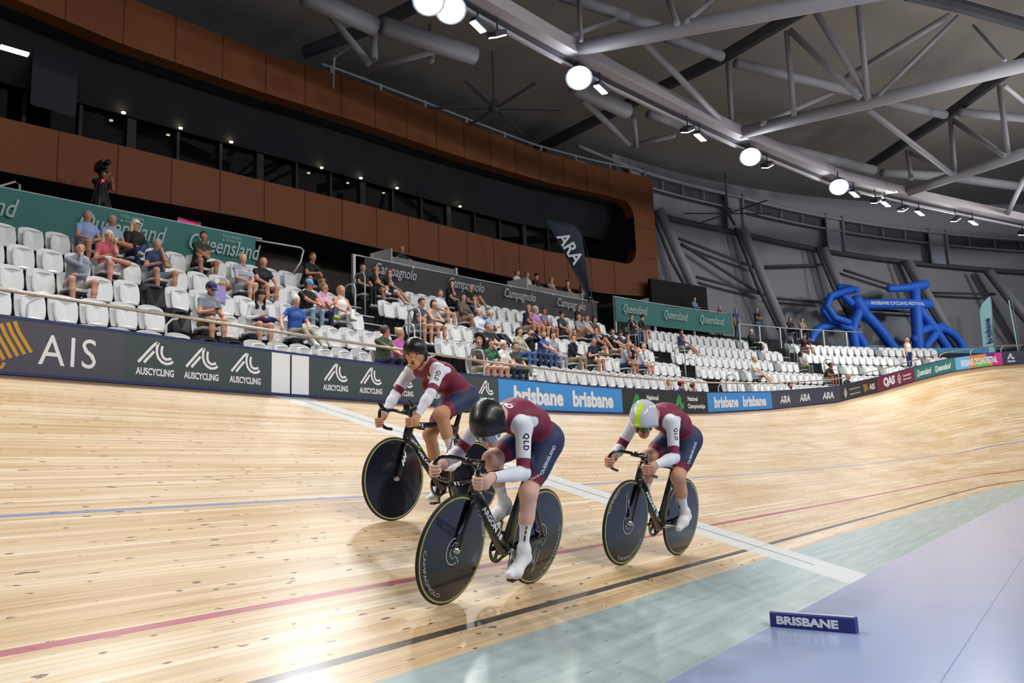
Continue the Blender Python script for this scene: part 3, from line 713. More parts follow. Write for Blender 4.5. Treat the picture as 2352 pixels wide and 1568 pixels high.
# corrugation ribs hints
for i,(a,b,r) in enumerate(ROOF):
    o=struct(MB().tube([a,b],r,12).build('roof_beam' if r>=.2 else 'roof_strut',STG,smooth=True))
for pts in RAFT:
    struct(MB().tube([Vector(p) for p in pts],.17,8,lat=(0,0,1),rl=.3).build('roof_rafter',STD,smooth=False))
# lighting gantry ring
def ring(dz,dy,w,h,name,m_):
    P=[Vector(p) for p in GAN]; P=[P[0]+(P[0]-P[1])*3]+P
    rings=[]
    m=MB()
    dense=[]
    for i in range(len(P)-1):
        for j in range(6): dense.append(P[i].lerp(P[i+1],j/6))
    dense.append(P[-1]); dense.append(P[-1]+Vector((6,-5,0)))
    for i,p in enumerate(dense):
        t=(dense[min(i+1,len(dense)-1)]-dense[max(i-1,0)]).normalized(); s=Vector((-t.y,t.x,0)); c=p+Vector((0,0,dz))+s*dy
        rings.append([c-s*w/2-Vector((0,0,h/2)),c+s*w/2-Vector((0,0,h/2)),c+s*w/2+Vector((0,0,h/2)),c-s*w/2+Vector((0,0,h/2))])
    return struct(m.loft(rings).build(name,m_))
GAM=mat('gantry_paint','#b5b0b6',rough=.55)
ring(.0,-.12,.5,.42,'ceiling_gantry',GAM); ring(-.32,.22,.10,.10,'gantry_track',GAM); ring(-.24,.14,.28,.02,'gantry_grille',STD)
HOT=mat('floodlight_glow','#ffffff',emit='#f2f6ff',estr=60.); HOT2=mat('floodlight_lens','#dfe8f4',emit='#eaf2ff',estr=5.)
HOU=mat('floodlight_housing','#3b3d44',rough=.5,metal=.3)
def lamp_light(loc,power,size,target=(0,0,0),spread=PI,shape='DISK',col=(1,.985,.96)):
    l=bpy.data.lights.new('flood_fill_beam','AREA'); l.energy=power; l.size=size; l.shape=shape; l.color=col; l.spread=spread
    o=bpy.data.objects.new('flood_fill_beam',l); COL.objects.link(o); o.location=loc
    d=Vector(target)-Vector(loc); o.rotation_euler=d.to_track_quat('-Z','Y').to_euler(); return o
NMB=['first','second','third','fourth','fifth']
for i,p in enumerate(LAMPB):
    p=Vector(p); d=(CAMP-p).normalized(); d=(d+Vector((0,0,-.9))).normalized(); 
    e=empty('floodlight',mtx=Matrix.Translation(p)); tag(e,['blazing round floodlight cut off by the top edge','blazing round floodlight just inside the top edge','blazing floodlight above the black feather flag','blazing floodlight over the grey far wall, nearer of two','blazing floodlight farthest round the gantry'][i],'floodlight')
    q=d.to_track_quat('Z','Y').to_matrix()
    MB().sphere((0,0,0),(.36,.36,.15),24,8,M=q).build('lens',HOT,e,smooth=True)
    MB().tube([q@Vector((0,0,-.04)),q@Vector((0,0,-.30)),q@Vector((0,0,-.42))],[.43,.34,.12],16).build('housing',HOU,e)
    MB().cyl((0,0,.1),(0,0,.75),.03,6).build('yoke',HOU,e)
LN=['first','second','third','fourth','fifth','sixth','seventh','eighth','ninth','tenth','eleventh','twelfth','thirteenth','fourteenth']
for i,p in enumerate(LAMPS):
    p=Vector(p); e=empty('floodlight',mtx=Matrix.Translation(p)@Matrix.Rotation(-.25-.03*i,4,'Z')); tag(e,f'square pale floodlight panel under the gantry, {LN[i]} of fourteen counting away from the camera','floodlight')
    R=Matrix.Rotation(-.5 if i%2 else .45,3,'Y')@Matrix.Rotation(.35,3,'X')
    MB().box((0,0,0),(.42,.30,.03),rot=R).build('lens',HOT2,e); MB().box(R@Vector((0,0,.09)),(.46,.34,.13),rot=R).build('housing',HOU,e)
    MB().cyl((0,0,.1),(0,0,.7),.025,6).build('yoke',HOU,e)
for i,X in enumerate((15.6,34.0)):
    e=empty('ceiling_fan',loc=(X,14.2-.25*(X-15)*.5,14.6)); tag(e,['dark large bladed ceiling fan above the bronze building','dark large bladed ceiling fan near the far grey wall'][i],'ceiling fan')
    MB().cyl((0,0,.15),(0,0,2.2),.05,8).build('rod',STD,e); MB().sphere((0,0,0),(.22,.22,.25)).build('motor',STD,e)
    for j in range(6): MB().box((1.3*math.cos(j*PI/3+.2),1.3*math.sin(j*PI/3+.2),-.1),(2.4,.14,.03),rot=Matrix.Rotation(j*PI/3+.2,3,'Z')).build('blade',STD,e)
# inflatable bicycle
IB=mat('inflatable_blue','#2a6fe6',rough=.55,noise=(1.2,.08))
# local frame: origin at bottom bracket area on the concourse, x along the stand
A0=Vector((38.81,9.71,0)); A1=Vector((47.99,2.74,0)); ud=(A1-A0).normalized(); LBk=(A1-A0).length
zb0=7.55
def ib(u,z,w=0.): q=A0+ud*(u*LBk)+Vector((-ud.y,ud.x,0))*w; return Vector((q.x,q.y,z))
ibk=empty('inflatable_bicycle',mtx=Matrix.Translation(ib(.5,0))); tag(ibk,'giant blue inflatable road bicycle standing behind the far seats','inflatable')
def ibt(name,pts,r,n=16):
    P=[ib(*p)-ib(.5,0) for p in pts]; 
    # smooth polyline ends with rounded caps
    rr=r if isinstance(r,list) else [r]*len(P); t0=(P[0]-P[1]).normalized(); t1=(P[-1]-P[-2]).normalized()
    P2=[P[0]+t0*rr[0]*.85,P[0]+t0*rr[0]*.55]+P+[P[-1]+t1*rr[-1]*.55,P[-1]+t1*rr[-1]*.85]; r2=[rr[0]*.3,rr[0]*.8]+rr+[rr[-1]*.8,rr[-1]*.3]
    o=MB().tube(P2,r2,n).build(name,IB,ibk,smooth=True); return o
arc=lambda cu,cz,ru,rz,a0,a1,n=14:[(cu+ru*math.cos(math.radians(a0+(a1-a0)*i/n)),cz+rz*math.sin(math.radians(a0+(a1-a0)*i/n)),0) for i in range(n+1)]
ibt('front_wheel',arc(.19,7.35,.165,1.45,180,5),.24); ibt('rear_wheel',arc(.82,7.25,.17,1.55,150,0),.24)
ibt('fork',[(.36,9.9,0),(.31,9.0,0),(.29,8.4,0),(.30,7.4,0)],.27)
ibt('head_tube',[(.335,10.25,0),(.37,9.55,0)],.36); ibt('top_tube',[(.36,10.05,0),(.79,10.22,0)],.30)
ibt('down_tube',[(.37,9.6,0),(.46,8.6,0),(.54,7.4,0)],.30); ibt('seat_tube',[(.69,7.4,0),(.705,9.6,0),(.715,11.1,0)],[.33,.33,.28])
ibt('seat_stay',[(.71,10.1,0),(.80,8.9,0),(.89,7.4,0)],.27); ibt('chain_stay',[(.86,8.9,0),(.74,7.6,0)],.25)
ibt('saddle',[(.55,11.05,0),(.66,11.15,0),(.78,11.4,0)],[.22,.24,.3]); ibt('stem',[(.30,10.1,0),(.25,10.6,0)],.22)
for w in (-.7,.5): ibt('handlebar',[(.36 if w>0 else .22,10.95,w*.4),(.27,10.75,w),(.19 if w>0 else .13,10.3,w),(.165 if w>0 else .10,9.7,w),(.21 if w>0 else .14,9.05,w),(.30 if w>0 else .22,8.8,w)],.2)
lettering(ibk,WT,text_mb('BRISBANE CYCLING FESTIVAL',3.9,lambda u,v:ib(.57,0)-ib(.5,0)+ud*u-Vector((-ud.y,ud.x,0))*.31+Vector((0,0,10.02+v+.015*u)),height=.2,bold=.02))
lb=MB().grid(lambda a,b:(lambda p:(p.x,p.y,6.9+.55*b+stilt(38)*0))(scurve(36.3+7.5*a,6.1)[0]),20,1); o=lb.build('hanging_banner',mat('mesh_light_blue','#3f8fc4',rough=.5),smooth=True,fix=False); tag(o,'light blue mesh banner strung below the inflatable bicycle','banner')
# feather flags
def feather(name,pts,m_,text,tm,lab,th,cw,rot):
    e=empty(name,mtx=Matrix.Translation(pts)@Matrix.Rotation(rot,4,'Z')); tag(e,lab,'flag')
    return e
FN=mat('flag_navy','#243244',rough=.6); FA=mat('flag_aqua','#b4ecf2',rough=.6)
# tall black flag: pole base (17.9,11.8,7.1) top (16.5,11.9,10.4)
e=empty('feather_flag',mtx=Matrix.Translation((18.05,11.77,6.75))@Matrix.Rotation(-1.02,4,'Z')); tag(e,'tall dark navy feather flag reading ARA in front of the bronze building','flag')
def ff(a,b): # a across 0..1 , b up 0..1
    z=.35+3.25*b; c=-.12-1.45*b**1.1; w=.03+.98*min(1,b*1.25)*(1 if b<.86 else math.sqrt(max(0.02,1-((b-.86)/.14)**2)))
    return Vector((c+w*(a-.0),.05*math.sin(a*3+b*4),z))
MB().grid(ff,8,26).build('cloth',FN,e,smooth=True,fix=False)
MB().tube([(0,0,-.9),(0,0,.2),(-.02,0,.9),(.0,0,1.9),(-.22,0,2.9),(-.5,0,3.5)],[.022,.02,.018,.014,.01,.008],6).build('pole',mat('pole_black','#16181c',rough=.4),e)
an=math.radians(-62)
lettering(e,WT,text_mb('ARA',1.3,lambda u,v:Vector((-.75+u*math.cos(an)-v*math.sin(an)*1.0,-.085,2.42+u*math.sin(an)+v*math.cos(an))),height=.46,v0=-.16,bold=.02))
p=spt(44.6,6.4,7.2)
e=empty('feather_flag',mtx=Matrix.Translation(spt(43.75,5.9,6.7))@Matrix.Rotation(-1.4,4,'Z')); tag(e,'pale aqua feather flag reading brisbane at the far right','flag')
MB().grid(lambda a,b:Vector((-.62*(1-(max(0,b-.75)/.25)**2*.9)*(1-a)+.1*b,.04*math.sin(b*5),.3+3.5*b)),6,20).build('cloth',FA,e,smooth=True,fix=False); MB().tube([(0,0,-.7),(0,0,.4),(.05,0,2),(.12,0,3.7)],.02,6).build('pole',GALV,e)
lettering(e,mat('print_navy','#1d2d6a'),text_mb('brisbane',1.5,lambda u,v:Vector((-.1-v,-.06,1.75+u)),height=.24,v0=-.02,bold=.03))
e=empty('feather_flag',mtx=Matrix.Translation(spt(44.75,5.9,6.7))@Matrix.Rotation(-.75,4,'Z')); tag(e,'slim aqua feather flag seen edge on beside the brisbane one','flag')
MB().grid(lambda a,b:Vector((-.10+.09*a-.2*b,.1,.3+3.3*b)),3,16).build('cloth',FA,e,smooth=True,fix=False); MB().tube([(0,0,-.7),(-.05,0,1.5),(-.15,0,3.6)],.02,6).build('pole',GALV,e)
# block on infield reading BRISBANE
NB=mat('block_navy','#252c7a',rough=.35)
e=empty('trackside_block',mtx=Matrix.Translation((-2.66,-1.0,ZF))@Matrix.Rotation(math.radians(-90-5),4,'Z')); tag(e,'small navy foam block reading BRISBANE lying on the pale infield floor','block')
def rb(w,d,h):
    m=MB(); ol=[(-d/2,0),(-d/2,h*.9),(-d/2+.008,h),(d/2-.008,h),(d/2,h*.9),(d/2,0)]
    m.loft([[(x,y,z) for y,z in ol] for x in (-w/2,w/2)]); return m
rb(.56,.06,.098).build('body',NB,e); MB().box((0,.0,.0985),(.54,.045,.002)).build('top_strip',mat('clear_tape','#c4cbe0',rough=.2),e)
lettering(e,WT,text_mb('BRISBANE',.41,lambda u,v:Vector((u-.03,-.0312,v)),height=.05,v0=.024,bold=.05))
# exit sign
e=empty('exit_sign',mtx=Matrix.Translation((11.62,17.98,8.93))@Matrix.Rotation(-.08,4,'Z')); tag(e,'green illuminated exit sign hanging under the bronze building','sign')
MB().box((0,0,0),(.50,.08,.36)).build('body',mat('exit_green','#0f8f70',emit='#12a583',estr=1.1),e)
lettering(e,mat('exit_white','#e8fff6',emit='#d8fff0',estr=1.5),strokes_mb([[(-.08,-.12),(-.02,-.02),(.02,.04),(-.03,.1)],[(-.02,-.02),(.06,-.05),(.05,-.13)],[(.01,.05),(.09,.02)],[(-.06,.02),(.0,.06)],[(.02,.12),(.05,.15)]],lambda u,v:Vector((u,-.042,v)),.03),'running_figure')
# media desks behind the black banner
DW=mat('desk_white','#a9aaa9',rough=.45); DG=mat('desk_grey','#7a7774',rough=.6)
def desk(X0,X1,o_,z,lab):
    m=MB(); N=8
    pts=[scurve(X0+(X1-X0)*i/N,o_)[0] for i in range(N+1)]
    r=[]
    for i,p in enumerate(pts):
        n=scurve(X0+(X1-X0)*i/N,o_)[1]; zz=z+stilt(X0+(X1-X0)*i/N)
        r.append([(p.x,p.y,zz-.3),(p.x,p.y,zz),(p.x+n.x*.6,p.y+n.y*.6,zz+.02),(p.x+n.x*.6,p.y+n.y*.6,zz-.3)])
    o=m.loft(r).build('media_desk',DG); tag(o,lab,'desk')
    p=pts[0]; n=scurve(X0,o_)[1]; MB().box((p.x-.03,p.y+.15,z+stilt(X0)-.1),(.05,.9,.5)).build('end_panel',DW,o); 
    MB().box((pts[-1].x,pts[-1].y-.03,z+stilt(X1)-.15),(.1,.06,.4)).build('end_post',DW,o); return o
desk(9.9,13.1,5.6,7.62,'white ended media desk with one official behind the black banner')
desk(16.6,20.2,5.6,7.62,'longer media desk lined with seated people behind the black banner')
o=MB().box((29.2,13.0,8.44),(4.0,.2,3.1),rot=Matrix.Rotation(-.33,3,'Z')).build('blackout_panel',mat('blackout','#0e1014',rough=.9)); tag(o,'large black screen panel at the end of the bronze building','panel')
# bent pole above building, rail
o=MB().tube([(9.46,16.26,13.6),(9.52,16.26,14.72),(9.37,15.37,14.74)],.035,8).build('bent_pole',mat('pole_pale','#a5a39c',rough=.5)); tag(o,'pale bent pipe rising from the top of the bronze fascia','pole')
o=MB().tube([(p.x,p.y,tb(X,UT)+.55) for X in np.arange(9,26.9,.8) for p in [scurve(X,7.6)[0]]],.05,6).build('roof_rail',STG,smooth=True); tag(o,'grey guard rail along the top of the bronze building','railing')
for X in np.arange(9.4,26.5,2.2): MB().box(spt(X,7.6,tb(X,UT)+.2),(.1,.08,.8)).build('post',STG,o)
# open railing end past the teal banner, hoop rail and small screen on the walkway
o=MB().tube([(5.1,14.66,7.22),(6.6,14.54,7.30),(6.71,14.53,7.24),(6.62,14.54,6.9),(6.33,14.56,6.45)],.028,8).build('end_rail',GALV,smooth=True); tag(o,'open grey pipe rail angling down past the end of the long teal banner','railing')
o=MB().tube([(-1.4,16.3,7.35),(-.37,16.24,7.53),(-.08,16.21,7.71),(.02,16.2,7.66),(.04,16.2,7.0)],.025,8).build('hoop_rail',GALV,smooth=True); tag(o,'grey hoop rail on the walkway at far left above the teal banner','railing')
e=empty('promo_screen',loc=(4.95,17.2,8.0)); tag(e,'small magenta screen glowing on the walkway above the teal banner','screen')
MB().box((0,0,0),(.62,.05,.42)).build('display',mat('screen_magenta','#c2286e',emit='#d2307c',estr=.5),e); MB().tube([(-.34,0,-.9),(-.34,0,.24),(.34,0,.26),(.34,0,-.9)],.02,6).build('stand',GALV,e)
m=MB().quad((1.08,18.32,12.58),(2.22,18.21,12.55),(2.19,18.22,10.6),(1.1,18.32,10.6)) or None
m=MB(); m.quad((1.08,18.32,12.58),(2.22,18.21,12.55),(2.19,18.22,10.6),(1.1,18.32,10.6)); struct(m.build('window_40',mat('tilted_glass','#262a31',rough=.12,spec=.8)))  # grey of the pane stands in for reflected ceiling and lights
# ================= bodies: one smooth surface from blended limbs =================
def prim(a,b,ra,rb,col,k=.03,ax=None,sc=1.,ax2=None,sc2=1.):
    return dict(a=np.array(a,float),b=np.array(b,float),ra=ra,rb=rb,col=col,k=k,ax=None if ax is None else np.array(Vector(ax).normalized(),float),sc=sc,ax2=None if ax2 is None else np.array(Vector(ax2).normalized(),float),sc2=sc2)
def pdist(p,P):
    ba=p['b']-p['a']; L=ba@ba
    w=P-p['a']; t=np.clip((w@ba)/L,0,1) if L>1e-12 else np.zeros(len(P))
    w=w-t[:,None]*ba
    if p['ax'] is not None: c=w@p['ax']; w=w-np.outer(c*(1-1/p['sc']),p['ax'])
    if p['ax2'] is not None: c=w@p['ax2']; w=w-np.outer(c*(1-1/p['sc2']),p['ax2'])
    d=np.sqrt((w*w).sum(1))-(p['ra']+(p['rb']-p['ra'])*t)
    return d,t
def field(prims,P,mg=None):
    D=np.full(len(P),9.)
    for p in prims:
        if mg is not None:
            R=max(p['ra'],p['rb'])*max(p['sc'],p['sc2'],1)+mg+abs(p['k']); lo=np.minimum(p['a'],p['b'])-R; hi=np.maximum(p['a'],p['b'])+R
            s=(P[:,0]>lo[0])&(P[:,0]<hi[0])&(P[:,1]>lo[1])&(P[:,1]<hi[1])&(P[:,2]>lo[2])&(P[:,2]<hi[2])
            i=np.nonzero(s)[0]
            if len(i)==0: continue
            d,_=pdist(p,P[i]); k=p['k']; E=D[i]
            if k<0: D[i]=np.maximum(E,-d); continue
            h=np.maximum(k-np.abs(E-d),0)/k; D[i]=np.minimum(E,d)-h*h*k*.25; continue
        d,_=pdist(p,P); k=p['k']
        if k<0: D=np.maximum(D,-d); continue
        h=np.maximum(k-np.abs(D-d),0)/k; D=np.minimum(D,d)-h*h*k*.25
    return D
def sdf_mesh(name,prims,h,m,smooth_col=0.):
    lo=np.min([np.minimum(p['a'],p['b'])-max(p['ra'],p['rb'])*max(p['sc'],p['sc2'],1) for p in prims],0)-.03
    hi=np.max([np.maximum(p['a'],p['b'])+max(p['ra'],p['rb'])*max(p['sc'],p['sc2'],1) for p in prims],0)+.03
    q=4; H=h*q; n=np.ceil((hi-lo)/H).astype(int)+1
    gx,gy,gz=[lo[i]+H*(np.arange(n[i])+.5) for i in range(3)]
    G=np.stack(np.meshgrid(gx,gy,gz,indexing='ij'),-1).reshape(-1,3)
    c=field(prims,G).reshape(n); act=np.abs(c)<H*1.02
    N=n*q+1; F=np.full(N,9.,np.float32); F[:-1,:-1,:-1]=np.repeat(np.repeat(np.repeat(np.where(act,9.,np.sign(c)*9.),q,0),q,1),q,2)
    idx=np.argwhere(act); off=np.stack(np.meshgrid(*[np.arange(q+1)]*3,indexing='ij'),-1).reshape(-1,3)
    I=(idx[:,None,:]*q+off[None]).reshape(-1,3); I=I[(I<N).all(1)]
    flat=np.unique(I[:,0]*N[1]*N[2]+I[:,1]*N[2]+I[:,2]); I=np.stack(np.unravel_index(flat,N),-1)
    P=lo+I*h; vals=np.empty(len(P),np.float32)
    for s in range(0,len(P),60000): vals[s:s+60000]=field(prims,P[s:s+60000],H*1.6)
    F[I[:,0],I[:,1],I[:,2]]=vals
    S=F<0
    cn=[(a,b,c_) for a in (0,1) for b in (0,1) for c_ in (0,1)]
    sl=lambda o:tuple(slice(o[i],N[i]-1+o[i]) for i in range(3))
    cnt=sum(S[sl(o)].astype(np.int8) for o in cn); A=(cnt>0)&(cnt<8)
    ci=np.argwhere(A); vid=np.full(A.shape,-1,np.int64); vid[A]=np.arange(len(ci))
    acc=np.zeros((len(ci),3)); num=np.zeros(len(ci))
    for o in cn:
        for ax in range(3):
            if o[ax]: continue
            o2=list(o); o2[ax]=1
            f0=F[ci[:,0]+o[0],ci[:,1]+o[1],ci[:,2]+o[2]]; f1=F[ci[:,0]+o2[0],ci[:,1]+o2[1],ci[:,2]+o2[2]]
            x=(f0<0)!=(f1<0); t=np.where(x,f0/(f0-f1+1e-12),0)
            pt=np.array(o,float)[None].repeat(len(ci),0); pt[:,ax]=t
            acc[x]+=pt[x]; num[x]+=1
    Vt=lo+(ci+acc/np.maximum(num,1)[:,None])*h
    faces=[]
    for ax in range(3):
        a0=S[tuple(slice(0,N[i]-1) if i==ax else slice(1,N[i]-1) for i in range(3))]; a1=S[tuple(slice(1,N[i]) if i==ax else slice(1,N[i]-1) for i in range(3))]
        e=np.argwhere(a0!=a1)
        if len(e)==0: continue
        base=e.copy()
        for i in range(3):
            if i!=ax: base[:,i]+=1
        u,v=[i for i in range(3) if i!=ax]
        def cell(du,dv):
            b=base.copy(); b[:,u]-=du; b[:,v]-=dv; return vid[b[:,0],b[:,1],b[:,2]]
        q4=np.stack([cell(0,0),cell(1,0),cell(1,1),cell(0,1)],1)
        s0=S[base[:,0],base[:,1],base[:,2]]
        fl=s0^(ax==1); q4[fl]=q4[fl][:,::-1]; faces.append(q4)
    Fq=np.concatenate(faces); Fq=Fq[(Fq>=0).all(1)]
    # colours from the nearest limb
    best=np.full(len(Vt),9.); C=np.zeros((len(Vt),3))
    for p in prims:
        if p['k']<0: continue
        d,t=pdist(p,Vt); d=d-(p.get('bias',0)); s=d<best; best[s]=d[s]; col=p['col']
        C[s]=col(Vt[s],t[s]) if callable(col) else np.array(col)
    # soften colour borders by one ring so that hems do not stair-step
    ea=np.concatenate([Fq[:,0],Fq[:,1],Fq[:,2],Fq[:,3]]); eb=np.concatenate([Fq[:,1],Fq[:,2],Fq[:,3],Fq[:,0]])
    A2_=np.zeros_like(C); n2=np.bincount(ea,minlength=len(Vt))
    for ch in range(3): A2_[:,ch]=np.bincount(ea,weights=C[eb,ch],minlength=len(Vt))
    C=.45*C+.55*A2_/np.maximum(n2,1)[:,None]
    me=bpy.data.meshes.new(name)
    me.vertices.add(len(Vt)); me.vertices.foreach_set('co',Vt.astype(np.float32).ravel())
    nf=len(Fq); me.loops.add(nf*4); me.loops.foreach_set('vertex_index',Fq.astype(np.int32).ravel()); me.polygons.add(nf)
    me.polygons.foreach_set('loop_start',np.arange(0,nf*4,4,dtype=np.int32)); me.polygons.foreach_set('loop_total',np.full(nf,4,np.int32)); me.polygons.foreach_set('use_smooth',np.ones(nf,bool))
    me.update(calc_edges=True); me.validate()
    a=me.color_attributes.new('Col','FLOAT_COLOR','POINT'); cc=np.ones((len(Vt),4),np.float32); cc[:,:3]=C; a.data.foreach_set('color',cc.ravel())
    me.materials.append(m); return me
def bands(*st): # (t_end,colour)... sharp bands along a limb
    def f(P,t):
        out=np.zeros((len(P),3)); prev=np.zeros(len(P),bool)
        for te,c in st:
            s=(t<=te)&~prev; out[s]=c; prev|=s
        return out
    return f
def ik(a,b,l1,l2,hint):
    a,b,hint=Vector(a),Vector(b),Vector(hint); d=b-a; D=d.length; D2=min(D,(l1+l2)*.999); u=d.normalized()
    x=(l1*l1-l2*l2+D2*D2)/(2*D2); y=math.sqrt(max(0,l1*l1-x*x)); hv=hint-u*hint.dot(u)
    if hv.length<1e-6: hv=Vector((0,0,1))
    return a+u*x+hv.normalized()*y
BODY=vcol_mat('body_skin_and_cloth',rough=.62,spec=.35)
# ================= track bicycles =================
# local frame: origin at the rear tyre contact, x forwards, y to the rider's left, z up
def bike_matrix(X,s,psi,lean,sc=1.):
    a=.2928; n=Vector((0,-math.sin(a),math.cos(a))); sv=Vector((0,math.cos(a),math.sin(a))); ex=Vector((1,0,0))
    rc=ex*X+sv*s; fd=-ex*math.cos(psi)+sv*math.sin(psi); side=n.cross(fd); u=n*math.cos(lean)+side*math.sin(lean); l=u.cross(fd)
    return Matrix(((fd.x,l.x,u.x,rc.x),(fd.y,l.y,u.y,rc.y),(fd.z,l.z,u.z,rc.z),(0,0,0,1)))@Matrix.Scale(sc,4)
CARB=mat('carbon_black','#0b0c0e',rough=.32,coat=.4); DISC=mat('disc_carbon','#0c1119',rough=.17,coat=.6); TYRE=mat('tyre_black','#141414',rough=.6); GUM=mat('rim_gum','#a59c5a',rough=.5)
ALU=mat('polished_alloy','#b9bbbd',rough=.2,metal=.9); GLB=mat('gloss_black','#08080a',rough=.12,coat=1.); LIME=mat('print_lime','#7fd03a',rough=.4); DPR=mat('decal_silver','#b3b8bf',rough=.4); DWH=mat('decal_white','#eceef0',rough=.4)
RW=.334
def wheel(parent,cx,steer,cy=0,decal=None):
    e_=MB(); 
    M=Matrix.Translation((cx,cy,RW))@Matrix.Rotation(steer,4,'Z')
    def ringpt(r,y,a): return M@Vector((r*math.cos(a),y,r*math.sin(a)))
    def lathe(prof,n=96):
        m=MB(); m.loft([[ringpt(r,y,2*PI*i/n) for r,y in prof] for i in range(n)],cap=False,closed=True); return m
    ty=lathe([(RW-.011+.011*math.cos(t),.0112*math.sin(t)) for t in [k*PI/4 for k in range(8)]])
    w=ty.build('wheel',TYRE,parent,smooth=True)
    lathe([(RW-.0135,-.0115),(RW-.0135,.0115),(RW-.024,.0122),(RW-.024,-.0122)]).build('rim',GUM,w,smooth=False)
    dm=MB(); n=96
    for sgn in (1,-1):
        rr=[RW-.0235,RW-.06,RW-.15,.05,.0]; yy=[.0118,.0135,.018,.022,.022]; n0=len(dm.v)
        for r,y in zip(rr,yy):
            for i in range(n): dm.v.append(tuple(ringpt(r,y*sgn,2*PI*i/n)))
        for j in range(len(rr)-1):
            for i in range(n):
                k=(i+1)%n; dm.f.append((n0+j*n+i,n0+j*n+k,n0+(j+1)*n+k,n0+(j+1)*n+i))
    dm.build('disc',DISC,w,smooth=True)
    hb=MB().cyl(M@Vector((0,-.052,0)),M@Vector((0,.052,0)),.018,16); hb.cyl(M@Vector((0,-.06,0)),M@Vector((0,.06,0)),.009,8); hb.build('hub',ALU,w,smooth=True)
    yo=.0195
    def surf(r): return float(np.interp(r,[0,.05,RW-.15,RW-.06,RW-.02],[.022,.022,.018,.0135,.0118]))+.0015
    if decal:
        def arcm(a0,r0): # text running counter-clockwise seen from +y (rider's left)
            def f(u,v):
                r=r0+v; a=a0+u/r0; return M@Vector((r*math.cos(a),surf(r),r*math.sin(a)))
            return f
        mb=MB()
        for wd,a0,wl,hgt,r0,flip in decal.get('arc',[]):
            # seen from the left side forward is to the left: mirror u
            f=arcm(a0,r0); g=(lambda u,v,f=f,r0=r0:f(u,-v+0)) if flip else f
            mb=text_mb(wd,wl,(lambda u,v,f=f,fl=flip:f(u,v) if not fl else f(-u,-v)),height=hgt,mb=mb,bold=.0)
        mb.build('lettering',DPR,w,fix=False)
        if decal.get('logo') is not None:
            a=decal['logo']; ca,sa=math.cos(a),math.sin(a)
            def g(u,v):
                x=-(u*ca-v*sa); z=u*sa+v*ca; r=math.hypot(x,z); return M@Vector((x,surf(r)+.001,z))
            P=[[(.072*math.cos(t)-.012,.080*math.sin(t)-.005) for t in [math.radians(q) for q in range(75,300,12)]],
               [(-.035,.02),(-.05,-.01),(-.03,-.045),(0,-.04),(.02,-.055),(.035,-.09)],[(.0,-.02),(.05,.0),(.03,.02),(.08,.03),(.055,.05),(.11,.07),(.075,.085),(.14,.13),(.10,.12),(.16,.19),(.135,.19),(.08,.14),(.03,.09)],[(-.03,.03),(0,.05),(.03,.03)]]
            strokes_mb(P,g,.0065).build('emblem',DPR,w,fix=False)
    return w
def afoil(m,pts,w,d,n=14): # flattened tube: w half width, d half depth lists
    return m.tube(pts,d,n,lat=(0,1,0),rl=w)
